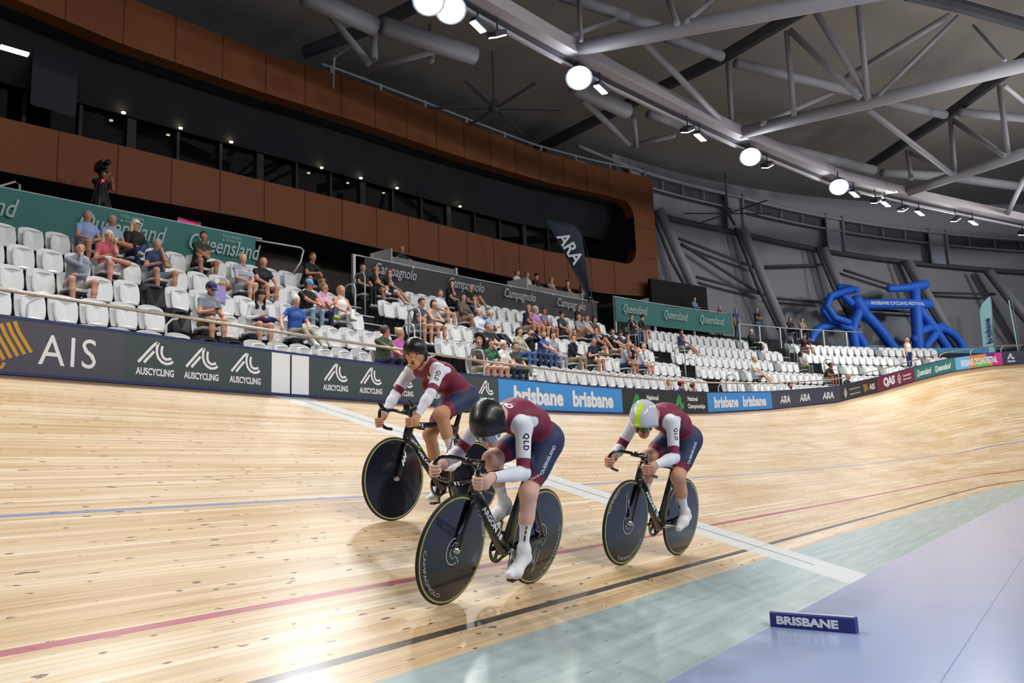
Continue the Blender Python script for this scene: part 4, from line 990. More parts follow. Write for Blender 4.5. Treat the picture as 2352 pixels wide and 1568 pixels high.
def bike(k,X,s,psi,lean,steer,sc,label,name1,frame_dec,wheel_dec_f,wheel_dec_r,crank,bar='sprint',lime=False):
    M=bike_matrix(X,s,psi,lean,sc); e=empty('track_bicycle',mtx=M); tag(e,label,'bicycle')
    WB=.975; BBp=Vector((.395,0,.282)); HT=Vector((.805,0,.80)); HB=Vector((.845,0,.665)); ST=Vector((.245,0,.80))
    wheel(e,0,0,decal=wheel_dec_r); wheel(e,WB,steer,decal=wheel_dec_f)
    fr=MB()
    afoil(fr,[HT+Vector((0,0,.005)),HT.lerp(HB,.5),HB],[.026,.023,.026],[.040,.046,.044])
    afoil(fr,[HB+Vector((-.005,0,.03)),HB.lerp(BBp,.5),BBp+Vector((.02,0,.0))],[.022,.024,.03],[.047,.044,.05])
    afoil(fr,[HT+Vector((-.01,0,-.03)),HT.lerp(ST,.5)+Vector((0,0,-.01)),ST+Vector((0,0,-.03))],[.02,.019,.019],[.026,.024,.026])
    afoil(fr,[ST,ST.lerp(BBp,.4),BBp],[.016,.018,.024],[.034,.042,.055])
    fr.sphere(BBp,(.045,.034,.045))
    for y in (-1,1):
        afoil(fr,[BBp+Vector((-.03,.025*y,0)),Vector((.2,.045*y,.30)),Vector((0,.055*y,RW))],[.010,.009,.010],[.022,.018,.016],10)
        afoil(fr,[Vector((.255,.012*y,.72)),Vector((.14,.035*y,.56)),Vector((0,.055*y,RW))],[.008,.007,.008],[.016,.013,.013],10)
        fr.box((-.01,.058*y,RW),(.05,.008,.04))
    f_=fr.build('frame',CARB,e,smooth=True)
    # frame lettering on the left face of the down tube
    dv=(BBp-HB).normalized(); nv=Vector((dv.z,0,-dv.x)) # up-normal in plane
    if nv.z<0: nv=-nv
    mid=HB.lerp(BBp,.50); W_,wl,hh=frame_dec
    lettering(f_,DWH,text_mb(W_,wl,lambda u,v:mid+dv*u+nv*(v-.016)+Vector((0,.0262+.002,0)),height=hh,bold=.04 if k!=1 else .02))
    if k==1:
        td=(ST-HT).normalized(); sm=MB()
        for i in range(3):
            for b0,b1 in ((HT,-.13),):
                q=HT.lerp(ST,.10+.055*i)+Vector((0,.0215,-.03)); sm.quad(q+Vector((.0,0,-.018)),q+Vector((-.014,0,-.018)),q+Vector((-.002,0,.018)),q+Vector((.012,0,.018)))
        for i in range(3):
            q=BBp+Vector((-.10-.045*i,.048,.012)); sm.quad(q+Vector((.0,0,-.014)),q+Vector((-.018,0,-.014)),q+Vector((.002,0,.014)),q+Vector((.02,0,.014)))
        sm.build('frame_stripes',DWH,f_,fix=False)
    # fork turns with the bars
    fk=MB(); cr=HB+Vector((.006,0,-.02)); R=Matrix.Rotation(steer,4,'Z'); hub=Vector((WB,0,RW)); T=lambda p:hub+R.to_3x3()@(Vector(p)-hub)
    fk.tube([T(HB+Vector((0,0,.01))),T(cr+Vector((.01,0,-.012)))],[.03,.03],10)
    for y in (-1,1):
        fk.tube([T(cr+Vector((.0,.018*y,.0))),T(cr+Vector((.022,.034*y,-.05))),T((.925,.044*y,.47)),T((WB-.004,.05*y,RW-.005))],[.028,.032,.022,.014],10,lat=(0,1,0),rl=[.012,.010,.008,.007])
    f2=fk.build('fork',CARB,e,smooth=True)
    if k==1:
        sm=MB()
        for i in range(3):
            q=T((.905+.012*i,.0545,.50-.032*i)); sm.quad(q,q+Vector((-.014,0,.004)),q+Vector((-.002,0,.052)),q+Vector((.012,0,.048)))
        sm.build('fork_stripes',DWH,f2,fix=False)
    sp=MB(); afoil(sp,[ST+Vector((.01,0,-.02)),Vector((.225,0,.86)),Vector((.205,0,.915))],[.014,.012,.012],[.03,.028,.024]); sp.build('seatpost',CARB,e,smooth=True)
    sd=MB()
    def sf(a,b):
        x=.335-.27*a; w=.018+.058*max(0,(a-.35)/.65)**1.3; y=(b-.5)*2; return (x,w*y,.955-.022*y*y+.01*a*a-.006*math.sin(PI*a))
    sd.grid(sf,14,10); n0=len(sd.v); sd.grid(lambda a,b:tuple(Vector(sf(a,b))*1+Vector((0,0,-.018-.006*(1-abs(2*b-1))))),14,10,flip=True); sd.build('saddle',GLB,e,smooth=True)
    MB().tube([(.30,.012,.93),(.24,.022,.915),(.12,.022,.925)],.0035,6).tube([(.30,-.012,.93),(.24,-.022,.915),(.12,-.022,.925)],.0035,6).build('saddle_rails',ALU,e)
    # stem and bars
    BC=Vector((.945,0,.868)) if bar=='sprint' else Vector((.87,0,.875))
    st=MB(); HTt=HT+Vector((-.012,0,.02)); st.tube([HTt,HTt+Vector((-.005,0,.035)),BC],[.02,.022,.018],12,lat=(0,1,0),rl=[.022,.022,.02]); st.cyl(BC+Vector((0,-.03,0)),BC+Vector((0,.03,0)),.021,14); st.build('stem',CARB,e,smooth=True)
    hbm=MB()
    for y in (-1,1):
        if bar=='sprint': pts=[BC,BC+Vector((.01,.05*y,.006)),BC+Vector((.045,.11*y,.008)),BC+Vector((.085,.15*y,-.004)),BC+Vector((.108,.163*y,-.035)),BC+Vector((.10,.168*y,-.085)),BC+Vector((.06,.172*y,-.125)),BC+Vector((.0,.176*y,-.145)),BC+Vector((-.06,.178*y,-.155))]
        else: pts=[BC,BC+Vector((.0,.06*y,.004)),BC+Vector((.015,.13*y,.02)),BC+Vector((.05,.175*y,.02)),BC+Vector((.095,.185*y,.035)),BC+Vector((.12,.185*y,-.01)),BC+Vector((.105,.185*y,-.08)),BC+Vector((.05,.19*y,-.125)),BC+Vector((-.03,.192*y,-.135))]
        P=[]; 
        for i in range(len(pts)-1):
            for j in range(4):
                t=j/4; p0=pts[max(i-1,0)];p1=pts[i];p2=pts[i+1];p3=pts[min(i+2,len(pts)-1)]
                P.append(.5*((2*p1)+(p2-p0)*t+(2*p0-5*p1+4*p2-p3)*t*t+(3*p1-p0-3*p2+p3)*t**3))
        P.append(pts[-1]); hbm.tube(P,.0125 if bar=='sprint' else .014,10)
    hbm.build('handlebar',GLB if bar=='sprint' else CARB,e,smooth=True)
    if bar!='sprint':
        MB().box((.86,.0,.915),(.045,.03,.05)).build('number_mount',GLB,e)
        for y in (-1,1): MB().tube([(.945,.182*y,.895),(.99,.183*y,.94),(1.01,.183*y,.965)],[.017,.018,.010],8).build('bar_horn',CARB,e,smooth=True)
    # drivetrain
    cr=MB(); n=60; ro=.108
    rg=[[(BBp.x+r*math.cos(2*PI*i/n),y,BBp.z+r*math.sin(2*PI*i/n)) for r,y in ((ro*(1 if i%2 else .965),-.046),(ro*(1 if i%2 else .965),-.050),(.082,-.051),(.082,-.045))] for i in range(n)]
    cr.loft(rg,cap=False,closed=True); 
    for j in range(5):
        a=j*2*PI/5+crank; cr.box((BBp.x+.055*math.cos(a),-.048,BBp.z+.055*math.sin(a)),(.075,.006,.034),rot=Matrix.Rotation(-a,3,'Y'))
    cr.cyl(BBp+Vector((0,-.052,0)),BBp+Vector((0,-.04,0)),.03,16)
    ch=cr.build('chainring',CARB,e)
    if lime:
        lm=MB()
        for j in range(5):
            a=j*2*PI/5+crank+.3
            tri=[(.094,-.22),(.094,.22),(.05,.0)]
            strokes_mb([[(r*math.cos(a+t),r*math.sin(a+t)) for r,t in tri+tri[:1]]],lambda u,v:BBp+Vector((u,-.0525,v)),.006,mb=lm)
            strokes_mb([[(r*math.cos(a+t),r*math.sin(a+t)) for r,t in tri+tri[:1]]],lambda u,v:BBp+Vector((u,-.0435,v)),.006,mb=lm)
        lm.build('ring_print',LIME,ch,fix=False)
    MB().tube([BBp+Vector((.1*math.cos(a),-.048,.1*math.sin(a))) for a in np.linspace(-PI/2,PI/2,14)]+[Vector((0.0+.03*math.cos(a),-.048,RW+.03*math.sin(a))) for a in np.linspace(PI/2,3*PI/2,10)],.0045,5,closed=True).build('chain',ALU if not lime else CARB,e)
    pp={}
    for y in (-1,1):
        a=crank+(0 if y>0 else PI); tip=BBp+Vector((.165*math.cos(a),.075*y,.165*math.sin(a))); p0=BBp+Vector((0,.062*y,0))
        c_=MB(); c_.tube([p0,p0.lerp(tip,.5),tip],[.014,.011,.011],10,lat=(0,1,0),rl=[.011,.008,.008]); c_.cyl(BBp+Vector((0,.03*y,0)),BBp+Vector((0,.07*y,0)),.016,14); c_.build('crank_arm',ALU if k!=1 else CARB,e,smooth=True)
        pd=MB().cyl(tip,tip+Vector((0,.05*y,0)),.007,8); pd.box(tip+Vector((0,.055*y,0)),(.085,.05,.018),rot=Matrix.Rotation(.15,3,'Y')); pd.build('pedal',CARB,e); pp[y]=tip+Vector((0,.055*y,0))
    return e,M,pp
R_=math.radians
CAMPW=dict(arc=[('CAMPAGNOLO',R_(-35),.40,.024,RW-.045,True),('GHIBLI',R_(150),.19,.024,RW-.045,False)],logo=.2)
CAMPR=dict(arc=[('CAMPAGNOLO',R_(-150),.42,.024,RW-.045,True)],logo=-2.6)
CAMPW3=dict(arc=[('CAMPAGNOLO',R_(-110),.40,.024,RW-.045,True),('GHIBLI',R_(35),.20,.026,RW-.045,False)],logo=.9)
CAMPR3=dict(arc=[('CAMPAGNOLO',R_(150),.40,.022,RW-.045,False)],logo=1.5)
B2=bike(2,-3.744,.517,-.016,-.069,.016,.939,'black disc wheeled track bicycle lettered ARGON 18 ridden by the nearest cyclist','nearest',('ARGON 18',.34,.035),CAMPW,CAMPR,-1.3,lime=True)
B1=bike(1,-2.706,1.824,.079,-.238,.006,.952,'black track bicycle lettered VELOBIKE with white stripes, highest on the banking','high',('VELOBIKE',.30,.024),None,None,1.3,bar='pursuit')
B3=bike(3,-1.541,.435,.05,-.112,-.021,.991,'black disc wheeled track bicycle of the rearmost cyclist in the pale helmet','rear',('ARGON 18',.32,.032),CAMPW3,CAMPR3,PI-.05)
# ================= riders =================
MAR=np.array(lin('#7b2742')); NAV=np.array(lin('#2a3757')); WHT=np.array(lin('#e2e4ec')); CUF=np.array(lin('#17181c')); SOCK=np.array(lin('#e9eaee')); BLKc=np.array(lin('#0c0d10'))
def head_prims(Cc,f,c,skin,face=True,mouth_open=False,k0=.02,hair=None):
    Cc=Vector(Cc); f=Vector(f).normalized(); c=Vector(c); c=(c-f*c.dot(f)).normalized(); l=c.cross(f)
    A=lambda x,y,z:Cc+f*x+l*y+c*z
    sk=np.array(lin(skin)) if isinstance(skin,str) else np.array(skin); dk=sk*np.array([.82,.62,.58]); lip=sk*np.array([.85,.45,.45])
    P=[prim(A(.005,0,.03),A(-.02,0,.035),.079,.083,sk,k0,ax=c,sc=1.12),prim(A(.028,0,-.01),A(.03,0,-.065),.064,.046,sk,.03,ax=l,sc=.98),prim(A(.048,0,-.088),A(.05,.0,-.092),.026,.026,sk,.03,ax=l,sc=1.2)]
    if face:
        P+=[prim(A(.088,0,-.002),A(.104,0,-.036),.008,.013,sk,.012,ax=l,sc=1.15),prim(A(.088,.012,-.040),A(.088,-.012,-.040),.008,.008,sk,.01)]
        for s in (-1,1):
            P+=[prim(A(.067,.030*s,.000),A(.067,.031*s,.000),.0155,.0155,sk*.92,.006,ax=c,sc=.8)]
            if mouth_open: continue
            P+=[prim(A(.0745,.030*s,.001),A(.0745,.036*s,.001),.0105,.009,np.array(lin('#d9d3cd')),.001,ax=c,sc=.62)]
            P+=[prim(A(.0805,.0315*s,.001),A(.0808,.0315*s,.001),.0058,.0058,np.array(lin('#33241c')),.001)]
            P+=[prim(A(.0785,.018*s,.0235),A(.0695,.046*s,.024),.0030,.0022,sk*.45,.003)]
        for s in (-1,1): P+=[prim(A(-.005,.079*s,.015),A(-.012,.080*s,-.03),.014,.010,sk*.95,.012,ax=l,sc=.5)]
        if mouth_open:
            P+=[prim(A(.074,0,-.060),A(.070,0,-.074),.014,.013,sk,.02,ax=l,sc=1.3)]
            _=[prim(A(.0755,0,-.060),A(.0735,0,-.072),.0115,.0115,lip,.014,ax=l,sc=1.5),prim(A(.0805,0,-.061),A(.079,0,-.070),.0075,.0070,np.array(lin('#3a1516')),.001,ax=l,sc=1.5)]
        else:
            P+=[prim(A(.082,.018,-.064),A(.082,-.018,-.064),.005,.005,lip,.006),prim(A(.082,.014,-.072),A(.082,-.014,-.072),.0055,.0055,lip,.006)]
    for p in P[3:]: p['bias']=.0015
    return P,A,(f,l,c)
def hand_grip(W,G,b,n,skin,side):
    W,G,b,n=Vector(W),Vector(G),Vector(b).normalized(),Vector(n).normalized()
    d=(G-W); d=(d-b*d.dot(b)); d=(d-n*d.dot(n)*.0).normalized(); n=(n-d*n.dot(d)-b*n.dot(b)).normalized()
    sk=np.array(lin(skin)); P=[]
    Kc=G-n*.026+d*.006
    P.append(prim(W,G-n*.022-d*.028,.024,.026,sk,.03,ax=b,sc=1.15))
    P.append(prim(Kc-b*.026-d*.028,Kc+b*.026-d*.028,.017,.016,sk,.025,ax=d,sc=1.5))
    for i in range(4):
        o=(i-1.5)*.0205; L=[1.,1.07,1.0,.86][i]; r=[.0098,.0102,.0097,.0088][i]
        K=Kc+b*o+d*(.004+.004*L); J1=K+n*.026*L+d*.024*L; J2=J1+n*.028*L-d*.014*L; J3=J2+n*.004-d*.024*L
        P+= [prim(K,J1,r*1.12,r,sk,.008),prim(J1,J2,r,r*.95,sk,.003),prim(J2,J3,r*.95,r*.85,sk*1.02,.003)]
    T0=G-n*.02-d*.030-b*.028; T1=G+n*.004-d*.012-b*.040; T2=G+n*.030+d*.002-b*.034
    P+=[prim(T0,T1,.0135,.0115,sk,.014),prim(T1,T2,.011,.009,sk,.004)]
    return P
def rider(M,label,J,skin,name,mouth=False,h=HR,face=True):
    sk=np.array(lin(skin)); P=[]
    hip=Vector(J['pel']); wa=Vector(J['waist']); chs=Vector(J['chest']); nk=Vector(J['neck']); Y=(0,1,0)
    ax1=(wa-hip).normalized(); cut=hip.lerp(wa,J.get('cut',.62))
    def wsh(Pv):
        m_=np.zeros(len(Pv),bool)
        for sd in 'LR':
            a=np.array(J['sh'+sd],float); b=a+np.array([-.115,0,.03]); w=Pv-a; ba=b-a; t_=np.clip((w@ba)/(ba@ba),0,1); w=w-t_[:,None]*ba; m_|=np.sqrt((w*w).sum(1))<(.082-.045*t_)
        return m_
    def torso(Pv,t):
        out=np.tile(MAR,(len(Pv),1)); d=(Pv-np.array(cut))@np.array(Vector(J.get('cutn',ax1)).normalized())
        out[d<0]=NAV; out[wsh(Pv)]=WHT; return out
    navy=lambda Pv,t:np.tile(NAV,(len(Pv),1))
    P.append(prim(hip+Vector((-.01,.0,.005)),hip+Vector((.0,0,0)),.108,.108,torso,.05,ax=Y,sc=1.38))
    for s in (-1,1): P.append(prim(hip+Vector((-.035,.062*s,-.01)),hip+Vector((-.02,.07*s,-.03)),.088,.085,torso,.05))
    P.append(prim(hip,wa,.104,.098,torso,.06,ax=Y,sc=1.25)); P.append(prim(wa,chs,.098,.112,torso,.06,ax=Y,sc=1.32))
    up=Vector(J['shm'])
    P.append(prim(chs,up,.110,.082,torso,.06,ax=Y,sc=1.35))
    if J.get('bust'): 
        for s in (-1,1): P.append(prim(Vector(J['bust'])+Vector((0,.055*s,0)),Vector(J['bust'])+Vector((.005,.057*s,-.005)),.058,.058,torso,.04))
    P.append(prim(up,nk,.062,.052,lambda Pv,t:np.where((t>.72)[:,None],sk,MAR),.05))
    hc=Vector(J['head']); P.append(prim(nk,hc+(nk-hc).normalized()*.06,.050,.050,sk,.03))
    hp,A,fr=head_prims(hc,J['face'],J['crown'],skin,face,mouth);
    for p in hp[:1]: p['k']=.03
    P+=hp
    arm=bands((.70,WHT),(.93,MAR),(1.1,WHT)); farm=bands((.93,WHT),(.965,CUF),(1.1,sk)) 
    for s,sd in ((1,'L'),(-1,'R')):
        sh,el,wr,ha=[Vector(J[q+sd]) for q in ('sh','el','wr','ha')]
        P.append(prim(up.lerp(sh,.3),sh,.074,.052,lambda Pv,t:np.where(wsh(Pv)[:,None],WHT,MAR),.05)); 
        P.append(prim(sh,el,.053,.042,arm,.045)); P.append(prim(el,el.lerp(wr,.35),.044,.044,WHT,.02)); P.append(prim(el.lerp(wr,.3),wr,.044,.028,farm,.02))
        P+=hand_grip(wr,ha,J['bar'+sd],(0,-s,-.1),skin,s)
        hj,kn,an,ba,he,to=[Vector(J[q+sd]) for q in ('hip','kn','an','ba','he','to')]
        th=bands((.70,NAV),(.84,MAR),(1.1,sk)); 
        P.append(prim(hj,kn,.088,.056,th,.05,ax=Y,sc=1.0)); P.append(prim(hj.lerp(kn,.15)+Vector((0,0,.015)),hj.lerp(kn,.6)+Vector((.0,0,.012)),.085,.070,bands((1.1,NAV)),.05))
        P.append(prim(kn,kn,.057,.057,sk,.03)); sb=J.get('sock',.52)
        dirn=(an-kn).normalized(); bk=dirn.cross(Vector((0,1,0))); bk=bk if bk.x<0 else -bk
        P.append(prim(kn,kn.lerp(an,.5),.05,.044,bands((sb*2,sk),(3,SOCK)),.03)); 
        P.append(prim(kn.lerp(an,.22)+bk*.016,kn.lerp(an,.42)+bk*.018,.043,.038,sk if sb>.42 else bands((.6,sk),(2,SOCK)),.04))
        P.append(prim(kn.lerp(an,.45),an,.041,.031,bands(((sb-.45)/.55,sk),(2,SOCK)),.03))
        P.append(prim(an,he,.034,.034,SOCK,.03)); P.append(prim(an.lerp(he,.3),ba,.036,.034,SOCK,.04,ax=Y,sc=1.05)); P.append(prim(he,ba,.032,.036,SOCK,.03,ax=Y,sc=1.1)); P.append(prim(ba,to,.037,.026,SOCK,.03,ax=Y,sc=1.15))
    me=sdf_mesh('body',P,h,BODY)
    e=empty('person',mtx=M); tag(e,label,'person',group='racing track cyclists')
    b=bpy.data.objects.new('body',me); COL.objects.link(b); b.parent=e
    bv=BVHTree.FromPolygons([v.co[:] for v in me.vertices],[p.vertices[:] for p in me.polygons])
    return e,b,bv,A,fr,P
def decal(parent,bv,m,mbuild,org,u,n,name='lettering',off=.0022,thick=.12):
    org=Vector(org); u=Vector(u).normalized(); n=Vector(n); n=(n-u*n.dot(u)).normalized(); v=n.cross(u)
    last=[org]
    def f(a,b):
        q=org+u*a+v*b; hit=bv.ray_cast(q+n*thick,-n)
        if hit[0] is None: r=q
        else: r=hit[0]+n*off
        return r
    mb=mbuild(lambda a,b:(a,b,0.)); me=bpy.data.meshes.new(name); me.from_pydata(mb.v,[],mb.f); bm=bmesh.new(); bm.from_mesh(me); bmesh.ops.triangulate(bm,faces=bm.faces)
    for _ in range(4):
        es=[e_ for e_ in bm.edges if e_.calc_length()>.006]
        if not es: break
        bmesh.ops.subdivide_edges(bm,edges=es,cuts=1); bmesh.ops.triangulate(bm,faces=bm.faces)
    for v_ in bm.verts: v_.co=f(v_.co.x,v_.co.y)
    bm.to_mesh(me); bm.free(); me.materials.append(m); o=bpy.data.objects.new(name,me); COL.objects.link(o); o.parent=parent; return o
def helmet(e,A,fr,col,kind,visor=True):
    f,l,c=fr; cc=np.array(lin(col)); P=[]
    if kind=='aero':
        P=[prim(A(.012,0,.050),A(-.045,0,.058),.104,.108,cc,.03,ax=c,sc=.98,ax2=l,sc2=.97),prim(A(-.05,0,.05),A(-.125,0,.018),.10,.062,cc,.05,ax=l,sc=.95)]
        for s in (-1,1): P.append(prim(A(-.01,.078*s,.0),A(-.03,.078*s,-.035),.036,.030,cc,.05))
    else:
        P=[prim(A(.008,0,.052),A(-.03,0,.052),.104,.106,cc,.03,ax=l,sc=.94)]
        for s in (-1,1): P+=[prim(A(-.035,.080*s,.0),A(-.025,.080*s,-.038),.026,.020,cc,.04)]
    # carve face opening and inner cavity
    P.append(prim(A(.10,0,-.085),A(.0,0,-.10),.115,.095,cc,-1)) ; P.append(prim(A(.012,0,.012),A(.012,0,-.06),.086,.08,cc,-1))
    me=sdf_mesh('helmet',P,.004,GLB if kind!='white' else GLB)
    o=bpy.data.objects.new('helmet',me); COL.objects.link(o); o.parent=e; return o
HELB=mat('helmet_black_gloss','#121315',rough=.38,coat=.12); HELW=mat('helmet_pale_grey','#c9cdd6',rough=.12,coat=1.); NEON=mat('neon_yellow','#c6f01e',rough=.4); VIS=mat('visor_mirror','#8fa0b8',rough=.06,metal=.9); VISD=mat('visor_smoke','#5b5f45',rough=.05,metal=.75); TXD=mat('decal_dark','#1b1b24'); GRY=mat('decal_pale','#cfd2da'); STRAP=mat('strap_black','#0d0d10',rough=.6)
HAIRB=mat('hair_brown','#3a2418',rough=.6)
def visor(e,A,m,w=.088,lo=-.030,hi=.022):
    g=MB().grid(lambda a,b:tuple(A(.0+.103*math.cos((a-.5)*2.3)+.0,.092*math.sin((a-.5)*2.3),lo+(hi-lo)*b-.008*math.cos((a-.5)*2.3)*(1-b))),18,5); return g.build('visor',m,e,smooth=True,fix=False)
# ---- nearest rider
J2=dict(pel=(.165,0,1.035),waist=(.31,0,1.135),chest=(.475,0,1.16),shm=(.60,0,1.15),neck=(.69,0,1.15),head=(.80,.012,1.08),face=(.66,.30,-.70),crown=(.7,.0,.75),
 shL=(.625,.155,1.115),elL=(.672,.235,.835),wrL=(.955,.195,.805),haL=(1.032,.172,.775),barL=(-.25,0,-1),shR=(.635,-.155,1.12),elR=(.70,-.26,.88),wrR=(.925,-.195,.815),haR=(1.03,-.172,.785),barR=(-.25,0,-1),
 hipL=(.17,.088,1.01),knL=(.385,.115,.675),anL=(.362,.125,.315),heL=(.315,.125,.245),baL=(.435,.135,.168),toL=(.505,.135,.158),
 hipR=(.17,-.088,1.01),knR=(.545,-.105,.855),anR=(.30,-.12,.565),heR=(.245,-.12,.51),baR=(.345,-.13,.475),toR=(.405,-.13,.445),cut=.55,cutn=(.75,0,.55))
e2,b2,bv2,A2,fr2,P2=rider(B2[1],'nearest cyclist in maroon and navy race suit and black visored helmet, head down',J2,'#dcb09e','near')
hm=helmet(e2,A2,fr2,'#101113','aero'); hm.data.materials.clear(); hm.data.materials.append(HELB); visor(e2,A2,VIS)
decal(e2,bv2,TXD,lambda f:text_mb('QLD',.105,f,height=.034,bold=.03,sp=1.3),Vector(J2['shL']).lerp(Vector(J2['elL']),.36),(.15,.25,-1),(.80,.60,0))
decal(e2,bv2,GRY,lambda f:text_mb('QUEENSLAND',.22,f,height=.022,bold=.03),Vector(J2['hipL']).lerp(Vector(J2['knL']),.36)+Vector((.02,.03,0)),(-.50,.05,.88),(.45,.9,.1),thick=.2)
decal(e2,bv2,TXD,lambda f:MB().quad(f(-.004,-.05),f(.004,-.05),f(.004,0),f(-.004,0)) or strokes_mb([[(0,-.05),(0,-.012)],[(0,-.004),(0,.02)],[(0,.028),(0,.05)]],f,.010),Vector(J2['knL']).lerp(Vector(J2['anL']),.72),(-.6,.75,0),(.75,.65,0))
decal(e2,bv2,GRY,lambda f:text_mb('Santini',.075,f,height=.016,bold=.02,shear=.25),Vector(J2['hipL']).lerp(Vector(J2['knL']),.72)+Vector((.03,0,0)),(-.85,.2,.45),(.55,.8,.2),thick=.2)
decal(e2,bv2,STRAP,lambda f:strokes_mb([[(-.17,0),(-.05,.003),(.05,0),(.10,0)]],f,.006),(.56,0,1.26),(-1,0,.0),(-.1,0,1),name='zip_line')
decal(e2,bv2,DWH,lambda f:text_mb('QLD',.13,f,height=.04,bold=.05),(.625,0,1.25),(0,-1,0),(.0,0,1))
# ---- high rider
J1=dict(pel=(.20,0,1.06),waist=(.33,0,1.15),chest=(.48,0,1.215),shm=(.62,0,1.27),neck=(.70,0,1.315),head=(.79,0,1.362),face=(.80,.55,-.12),crown=(.05,.0,1),
 shL=(.655,.16,1.235),elL=(.80,.215,1.03),wrL=(.94,.20,.835),haL=(.985,.188,.785),barL=(-.2,0,-1),shR=(.665,-.16,1.25),elR=(.78,-.225,1.04),wrR=(.93,-.205,.845),haR=(.98,-.188,.79),barR=(-.2,0,-1),
 hipL=(.21,.088,1.03),knL=(.575,.115,.875),anL=(.41,.125,.53),heL=(.365,.125,.475),baL=(.445,.135,.445),toL=(.505,.135,.425),
 hipR=(.21,-.088,1.03),knR=(.47,-.105,.71),anR=(.33,-.12,.30),heR=(.28,-.12,.235),baR=(.36,-.13,.17),toR=(.43,-.13,.155),cut=.35,cutn=(.85,0,.35),bust=(.55,0,1.13),sock=.5)
e1,b1,bv1,A1,fr1,P1=rider(B1[1],'cyclist highest on the banking looking up with open mouth, black helmet and nose strip',J1,'#c49371','high',mouth=True)
hm=helmet(e1,A1,fr1,'#101113','round'); hm.data.materials.clear(); hm.data.materials.append(HELB)
EYW=mat('eye_white','#d8d4cf',rough=.25); EYD=mat('eye_iris','#2a1b13',rough=.15); LIPM=mat('lip','#a3605a',rough=.45); MOU=mat('mouth_inside','#2b1012',rough=.7)
for s in (-1,1):
    ey=MB().sphere(A1(.0755,.0315*s,.000),(.0120,.0120,.0120),16,10).build('eye',EYW,e1,smooth=True)
    MB().sphere(A1(.0858,.0345*s,.0005),.0062,12,8).build('iris',EYD,ey,smooth=True)
    MB().tube([A1(.0855,.018*s,.009),A1(.0875,.0315*s,.0125),A1(.078,.045*s,.006)],.0026,6).build('eyelid',HAIRB,e1,smooth=True)
    MB().tube([A1(.0895,.014*s,.0215),A1(.0870,.030*s,.0255),A1(.0735,.047*s,.0205)],[.0022,.0028,.0012],6).build('eyebrow',HAIRB,e1,smooth=True)
ring_=[A1(.0935-.30*abs(math.cos(t))*.02,.0155*math.cos(t),-.067+.0115*math.sin(t)) for t in [i*PI/10 for i in range(20)]]
mi=MB(); n0=len(mi.v); mi.v=[tuple(A1(.0930-.30*abs(math.cos(t))*.02,.0150*math.cos(t),-.067+.0100*math.sin(t))) for t in [i*PI/10 for i in range(20)]]; mi.f=[tuple(range(20))]
lp=MB().tube(ring_,.0036,8,closed=True).build('lips',LIPM,e1,smooth=True); mi.build('mouth',MOU,lp)
MB().tube([A1(.098,.017,-.030),A1(.1085,.004,-.016),A1(.1085,-.004,-.016),A1(.098,-.017,-.030)],.0018,6,lat=fr1[2],rl=.0032).build('nose_strip',STRAP,e1)
for s in (-1,1): MB().tube([A1(-.015,.082*s,-.03),A1(.012,.064*s,-.085),A1(.03,.02*s,-.118),A1(.03,0,-.12)],.0045,6).build('helmet_strap',STRAP,e1)
MB().tube([A1(-.11,0,.0),A1(-.16,.0,-.03),A1(-.22,.01,-.055),A1(-.30,.02,-.075),A1(-.36,.03,-.10)],[.022,.03,.026,.018,.006],10).build('hair',HAIRB,e1,smooth=True)
decal(e1,bv1,TXD,lambda f:text_mb('QLD',.10,f,height=.034,bold=.03,sp=1.3),Vector(J1['shL']).lerp(Vector(J1['elL']),.38),Vector(J1['elL'])-Vector(J1['shL']),(.80,.6,.3))
decal(e1,bv1,DWH,lambda f:strokes_mb([[((x-.5)*.05,(y-.5)*.035) for x,y in p] for p in AC],f,.006),(.66,.05,1.18),(-.2,1,0),(1,.2,-.2),name='chest_emblem')
decal(e1,bv1,DWH,lambda f:text_mb('AUSCYCLING',.05,f,height=.007),(.66,.05,1.155),(-.2,1,0),(1,.2,-.2))
decal(e1,bv1,TXD,lambda f:text_mb('BIAREVUE',.10,f,height=.014,bold=.03),Vector(J1['knL']).lerp(Vector(J1['anL']),.72),(.2,0,-1),(.6,.75,0))
# ---- rear rider
J3=dict(pel=(.145,0,1.035),waist=(.31,0,1.145),chest=(.48,0,1.185),shm=(.64,0,1.185),neck=(.74,0,1.18),head=(.86,0,1.125),face=(.80,.10,-.60),crown=(.6,.0,.8),
 shL=(.675,.16,1.145),elL=(.755,.245,.875),wrL=(.985,.195,.805),haL=(1.035,.172,.775),barL=(-.25,0,-1),shR=(.685,-.16,1.15),elR=(.73,-.265,.885),wrR=(.935,-.195,.815),haR=(1.03,-.172,.785),barR=(-.25,0,-1),
 hipL=(.15,.088,1.01),knL=(.385,.115,.70),anL=(.215,.125,.415),heL=(.16,.125,.365),baL=(.245,.135,.325),toL=(.31,.135,.275),
 hipR=(.15,-.088,1.01),knR=(.525,-.105,.835),anR=(.475,-.12,.455),heR=(.425,-.12,.405),baR=(.545,-.13,.33),toR=(.60,-.13,.30),cut=.5,cutn=(.75,0,.55))
e3,b3,bv3,A3,fr3,P3=rider(B3[1],'rear cyclist in maroon and navy race suit, pale grey helmet with neon yellow stripe',J3,'#c9987c','rear')
hm=helmet(e3,A3,fr3,'#c9cdd6','aero'); hm.data.materials.clear(); hm.data.materials.append(HELW); visor(e3,A3,VISD)
hb=BVHTree.FromPolygons([v.co[:] for v in hm.data.vertices],[p.vertices[:] for p in hm.data.polygons])
f_,l_,c_=fr3
